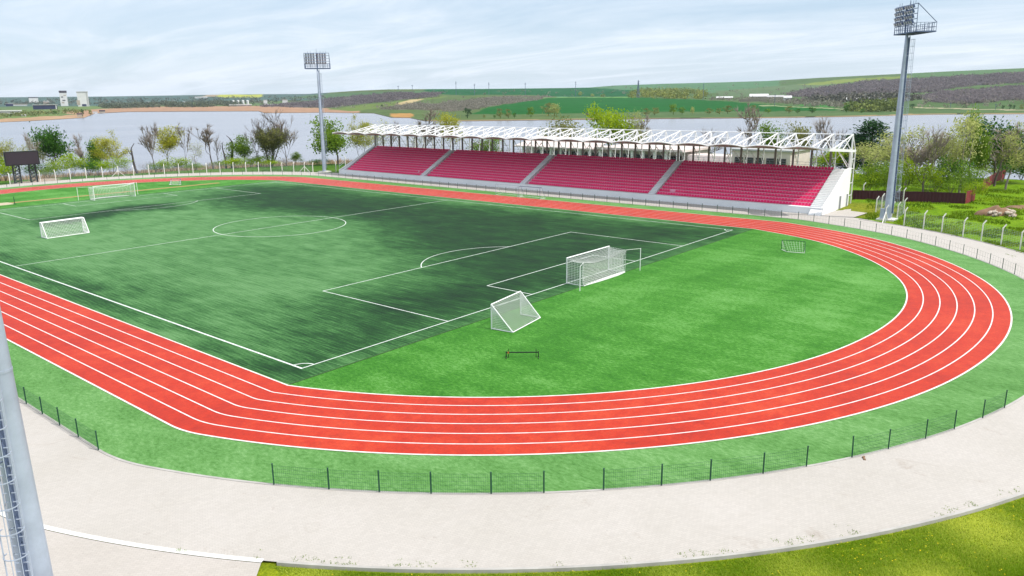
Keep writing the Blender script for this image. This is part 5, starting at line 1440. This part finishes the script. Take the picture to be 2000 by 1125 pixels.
far_block('blue_hall', 89, 213.5, 204.5, 41, 'long dark blue shed on the far left peninsula', 'far_blue', 'far_roof', 1.0, 0.3, openings=[('end_wall', .93, .97, 0, .9, 'far_white')])
far_block('blue_shed', 19, 207.5, 202, 12, 'small dark blue shed at the far left edge', 'far_blue', 'far_roof', 0.8, 0.6)
far_block('low_shed', 38, 206.5, 203, 26, 'pale low shed between the two dark blue sheds', 'far_white', 'far_tan', 1.0, 0.4)
far_block('tan_silo_block', 91, 203.5, 197.5, 10, 'tan block with stubby towers left of the ruined tower', 'far_tan', 'far_roof', 1.5, 0.8, openings=[('tower', .1, .35, .5, 1.15, 'far_tan'), ('tower', .6, .9, .5, 1.2, 'far_tan')])
far_block('greenhouse', 16, 222, 215.5, 44, 'long pale greenhouse on the far left peninsula', 'far_roof', 'far_white', 2.0, 0.3)
far_block('low_house', 47, 227, 223.5, 9, 'small white house near the peninsula shore', 'far_white', 'far_roof', 1.4, 0.7, gable=True)
far_block('waterside_hut', 200, 231.5, 225.5, 10, 'dark waterside hut on the peninsula tip', 'far_tan', 'far_dark', 2.2, 0.8)
far_block('waterside_hut', 156, 229, 221.5, 9, 'tan waterside hut near the peninsula tip', 'far_tan', 'far_dark', 2.2, 0.8)
far_block('waterside_hut', 186, 231, 227, 8, 'white waterside hut beside the dark hut on the peninsula', 'far_white', 'far_roof', 1.4, 0.8)
for i, (px, lb) in enumerate(((456, 'white storage tank across the lake, first from the left of four'), (465.5, 'white storage tank across the lake, second of four'), (475, 'white storage tank across the lake, third of four'), (484, 'white storage tank across the lake, right one of four'))):
    p = terr(px, 203.5); s = (p-CAM).dot(fw)/F; m = MB(); r = 2.6*s; h = 7*s
    m.tube([(p.x, p.y, p.z-2), (p.x, p.y, p.z+h), (p.x, p.y, p.z+h*1.12)], [r, r, r*.25], 14); tag(m.build('storage_tank', MAT['far_white']), lb, 'tank', 'white tanks across the lake')
far_block('white_plant', 519, 206, 195, 7, 'tall white plant building right of the storage tanks', 'far_white', 'far_roof', 1.0, 0.8)
far_block('white_plant', 557, 203, 194.5, 10, 'white square building on the slope left of the far mast', 'far_white', 'far_tan', 1.2, 0.8)
far_block('factory_shed', 470, 207.5, 204, 40, 'long low factory shed below the storage tanks', 'far_roof', 'far_white', 1.2, 0.3)
far_block('factory_shed', 530, 206.5, 203.5, 24, 'low pale factory shed right of the white plant', 'far_tan', 'far_white', 1.0, 0.4)
far_block('village_house', 393, 192, 189, 22, 'row of white village roofs under the yellow field', 'far_white', 'far_roof', 1.2, 0.3, gable=True)
for i, (px, yb, w, lb) in enumerate(((272, 203, 6, 'small white village house on the far slope right of the grain elevator'), (289, 201, 5, 'tiny grey village house on the far slope'), (318, 201, 6, 'tiny pale village house left of the village roofs'), (338, 199, 5, 'tiny white village house below the village roofs'), (360, 201, 5, 'tiny village house above the reed flats'))):
    far_block('village_house', px, yb, yb-2.6, w, lb, 'far_white', 'far_roof', 1.1, 0.8, gable=True)
far_block('farm_shed', 1415, 194, 188.5, 30, 'long low grey-roofed farm shed across the lake, leftmost of the farm', 'far_tan', 'far_white', 2.5, 0.3, gable=True)
far_block('farm_shed', 1482, 193, 183.5, 34, 'large white-roofed farm shed across the lake', 'far_tan', 'far_white', 5, 0.4, gable=True)
far_block('farm_shed', 1514, 193, 186, 30, 'grey-roofed farm shed right of the large white one', 'far_tan', 'far_roof', 3.5, 0.4, gable=True)
far_block('farm_house', 1538, 197, 187, 15, 'white gabled farmhouse with a dark door across the lake', 'far_white', 'far_white', 4, 0.8, gable=True, openings=[('door', .3, .6, 0, .4, 'far_dark')])
far_block('farm_shed', 1470, 198.5, 193.5, 50, 'long beige shed in front of the large white-roofed shed', 'far_tan', 'far_tan', 1.0, 0.15)
far_block('white_shed', 1675, 197, 190.5, 40, 'long bright white shed left of the right mast across the lake', 'far_white', 'far_white', 3.5, 0.3, gable=True)
far_block('white_shed', 1720, 197, 191.5, 30, 'pale shed touching the right mast across the lake', 'far_roof', 'far_roof', 2, 0.3)
far_block('white_shed', 1733, 202, 195, 10, 'small white hut left of the right mast across the lake', 'far_white', 'far_white', 2, 0.8, gable=True)
far_block('white_shed', 1774, 196, 190.5, 8, 'small white hut just right of the right mast', 'far_white', 'far_white', 2, 0.8)
far_block('white_shed', 1788, 190.5, 186.5, 44, 'long low white shed right of the right mast across the lake', 'far_white', 'far_roof', 2, 0.2)
far_block('white_shed', 1625, 194.5, 191, 12, 'pale shed among dark trees across the lake', 'far_roof', 'far_white', 2, 0.5, gable=True)
far_block('white_shed', 1694, 187, 183.5, 12, 'small pale building above the long bright white shed', 'far_white', 'far_roof', 1.5, 0.6)
# pylons and poles on the skyline
def pylon(px, yb, yt, label, lattice=False):
    p = terr(px, yb); s = (p-CAM).dot(fw)/F; H = (yb-yt)*s; w = 0.55*s
    t = thing('power_pylon', label, 'pylon', p, 'power line pylons on the far fields')
    m = MB()
    if lattice:
        b = 2.2*s
        for sx_ in (-1, 1):
            for sy_ in (-1, 1): m.bar((sx_*b, sy_*b, -1), (sx_*b*.15, sy_*b*.15, H), w*.8)
        for k in range(6):
            z0 = H*k/6; z1 = H*(k+1)/6; f0 = 1-.85*k/6; f1 = 1-.85*(k+1)/6
            for sy_ in (-1, 1): m.bar((-b*f0, sy_*b*f0, z0), (b*f1, sy_*b*f1, z1), w*.5); m.bar((b*f0, sy_*b*f0, z0), (-b*f1, sy_*b*f1, z1), w*.5)
    else: m.bar((0, 0, -1), (0, 0, H), w)
    m.build('tower', MAT['galv_dark'], t, world=False)
    m = MB(); a = math.atan2(p.y-CY, p.x-CX)-PI/2; u = Vector((math.cos(a), math.sin(a), 0)); q = 1.8*s if not lattice else 2.6*s
    for z in (H*.82, H*.92): m.bar(u*-q+Vector((0, 0, z)), u*q+Vector((0, 0, z)), w*.7)
    m.build('crossarm', MAT['galv_dark'], t, world=False)
for a in ((778, 176, 168, 'far pylon on the skyline left of the upper green field'), (805.5, 176, 166.5, 'dark far pylon on the skyline beside the left one'), (891, 186, 160, 'slender pole standing on the upper green field, leftmost'), (927, 186, 164, 'slender pole on the upper green field, second from left'), (955, 186, 161.5, 'slender pole above the scrub on the upper green field'), (1026, 184, 162, 'slender pole on the upper green field near its middle'), (1124, 189, 160, 'pole on the field edge beside the pale bush'), (1373, 196, 163, 'pole rising over the yellow-green wood strip'), (1512.5, 207, 184, 'pole on the field below the farm sheds'), (1856, 211, 201, 'white pole by the track across the lake'), (1944, 214, 203, 'second white pole by the track across the lake')):
    pylon(*a)
pylon(1246, 191, 158, 'dark lattice pylon beside the yellow-green wood strip', True)

# ---------------------------------------------------------------- foreground grass blades
R = random.Random(21); m = MB(); fl = MB(); c = 0
while c < 70000:
    px = R.uniform(440, 2040); py = R.uniform(960, 1140)
    p = on_ground(px, py, -0.1); d = ringdist(p.x, p.y)
    lim = PROM+0.2+1.15*smooth(0, 40, p.x)
    if d < lim or (p.x < -48.4 and d < 30) : continue
    if p.x < -48.4-0.15*(p.y+17.6): 
        pass
    if inpoly(p.x, p.y, [(-49.0, -17.0), (-49.7, -18.4), (-52, -22.5), (-57, -30), (-66, -30), (-66, 0)]): continue
    if noise.noise((p.x*0.9, p.y*0.9, 3)) < -0.25 and R.random() < 0.5: continue
    c += 1; z = ground_h(p.x, p.y); hh = R.uniform(.05, .13)*(0.8+0.6*noise.noise((p.x*.4, p.y*.4, 9))); a = R.uniform(0, 6.28); s = R.uniform(.010, .022)
    k = len(m.v); ln = (R.gauss(0, .05), R.gauss(0, .05))
    m.v += [(p.x-s*math.cos(a), p.y-s*math.sin(a), z), (p.x+s*math.cos(a), p.y+s*math.sin(a), z), (p.x+ln[0], p.y+ln[1], z+hh)]; m.f.append((k, k+1, k+2))
    t = min(1, max(0, 0.42+0.85*noise.noise((p.x*.30, p.y*.30, 6))+R.uniform(-.3, .3))); m.c += [(t,)*3]*3
    if R.random() < 0.003 and noise.noise((p.x*.3, p.y*.3, 12)) > -.05:
        k = len(fl.v); q = Vector((p.x, p.y, z+.10)); r = R.uniform(.016, .028)
        fl.v += [tuple(q+Vector((r*math.cos(j*PI/3), r*math.sin(j*PI/3), 0))) for j in range(6)]; fl.f.append(tuple(range(k, k+6))); fl.c += [(.5,)*3]*6
kind(tag(m.build('grass_blades', LEAF['grass']), 'yellow-green grass growing along the outer promenade kerb in the foreground', 'grass'), 'stuff')
kind(tag(fl.build('dandelions', LEAF['flower']), 'scattered yellow dandelions in the foreground grass', 'flowers'), 'stuff')
# tufts on the rough bank at right
m = MB(); c = 0
while c < 15000:
    px = R.uniform(1690, 2040); py = R.uniform(372, 500); p = on_ground(px, py, -0.1); d = ringdist(p.x, p.y)
    if d < 19.2 or p.x > 112 or noise.noise((p.x*.25, p.y*.25, 5)) < -0.1: continue
    if inpoly(p.x, p.y, [(53.0, -2.5), (53.0, -13.2), (54.6, -9.5), (60.4, -9.9), (61.2, -7.2), (63.5, -6.6), (70, -6), (70, -2)]): continue
    c += 1; z = ground_h(p.x, p.y); hh = R.uniform(.10, .34); s = R.uniform(.05, .12); a = R.uniform(0, 6.28)
    k = len(m.v); m.v += [(p.x-s*math.cos(a), p.y-s*math.sin(a), z-.05), (p.x+s*math.cos(a), p.y+s*math.sin(a), z-.05), (p.x+R.gauss(0, .08), p.y+R.gauss(0, .08), z+hh)]; m.f.append((k, k+1, k+2))
    t = min(1, max(0, 0.35+0.6*noise.noise((p.x*.2, p.y*.2, 8))+R.uniform(-.2, .2))); m.c += [(t,)*3]*3
kind(tag(m.build('grass_tufts', leaf_mat('bank_grass', (0.09, 0.17, 0.006), (0.30, 0.40, 0.02), .45)), 'vivid green rough grass on the bank right of the grandstand', 'grass'), 'stuff')
# weeds in the paving joints along the kerb
m = MB()
for _ in range(900):
    a = R.uniform(rad(206), rad(312)); rr = 39+PROM-abs(R.gauss(0, .28))-0.03; p = (XC+rr*math.cos(a), YN+rr*math.sin(a))
    if noise.noise((p[0]*.5, p[1]*.5, 4)) < 0.12: continue
    for _ in range(5):
        q = Vector((p[0]+R.gauss(0, .06), p[1]+R.gauss(0, .06), .006)); b = R.uniform(0, 6.28); s = .014
        k = len(m.v); m.v += [(q.x-s*math.cos(b), q.y-s*math.sin(b), q.z), (q.x+s*math.cos(b), q.y+s*math.sin(b), q.z), (q.x+R.gauss(0, .04), q.y+R.gauss(0, .04), q.z+R.uniform(.03, .08))]; m.f.append((k, k+1, k+2)); m.c += [(R.random(),)*3]*3
kind(tag(m.build('weeds', LEAF['fresh']), 'small weeds growing in the promenade joints along the outer kerb', 'weeds'), 'stuff')
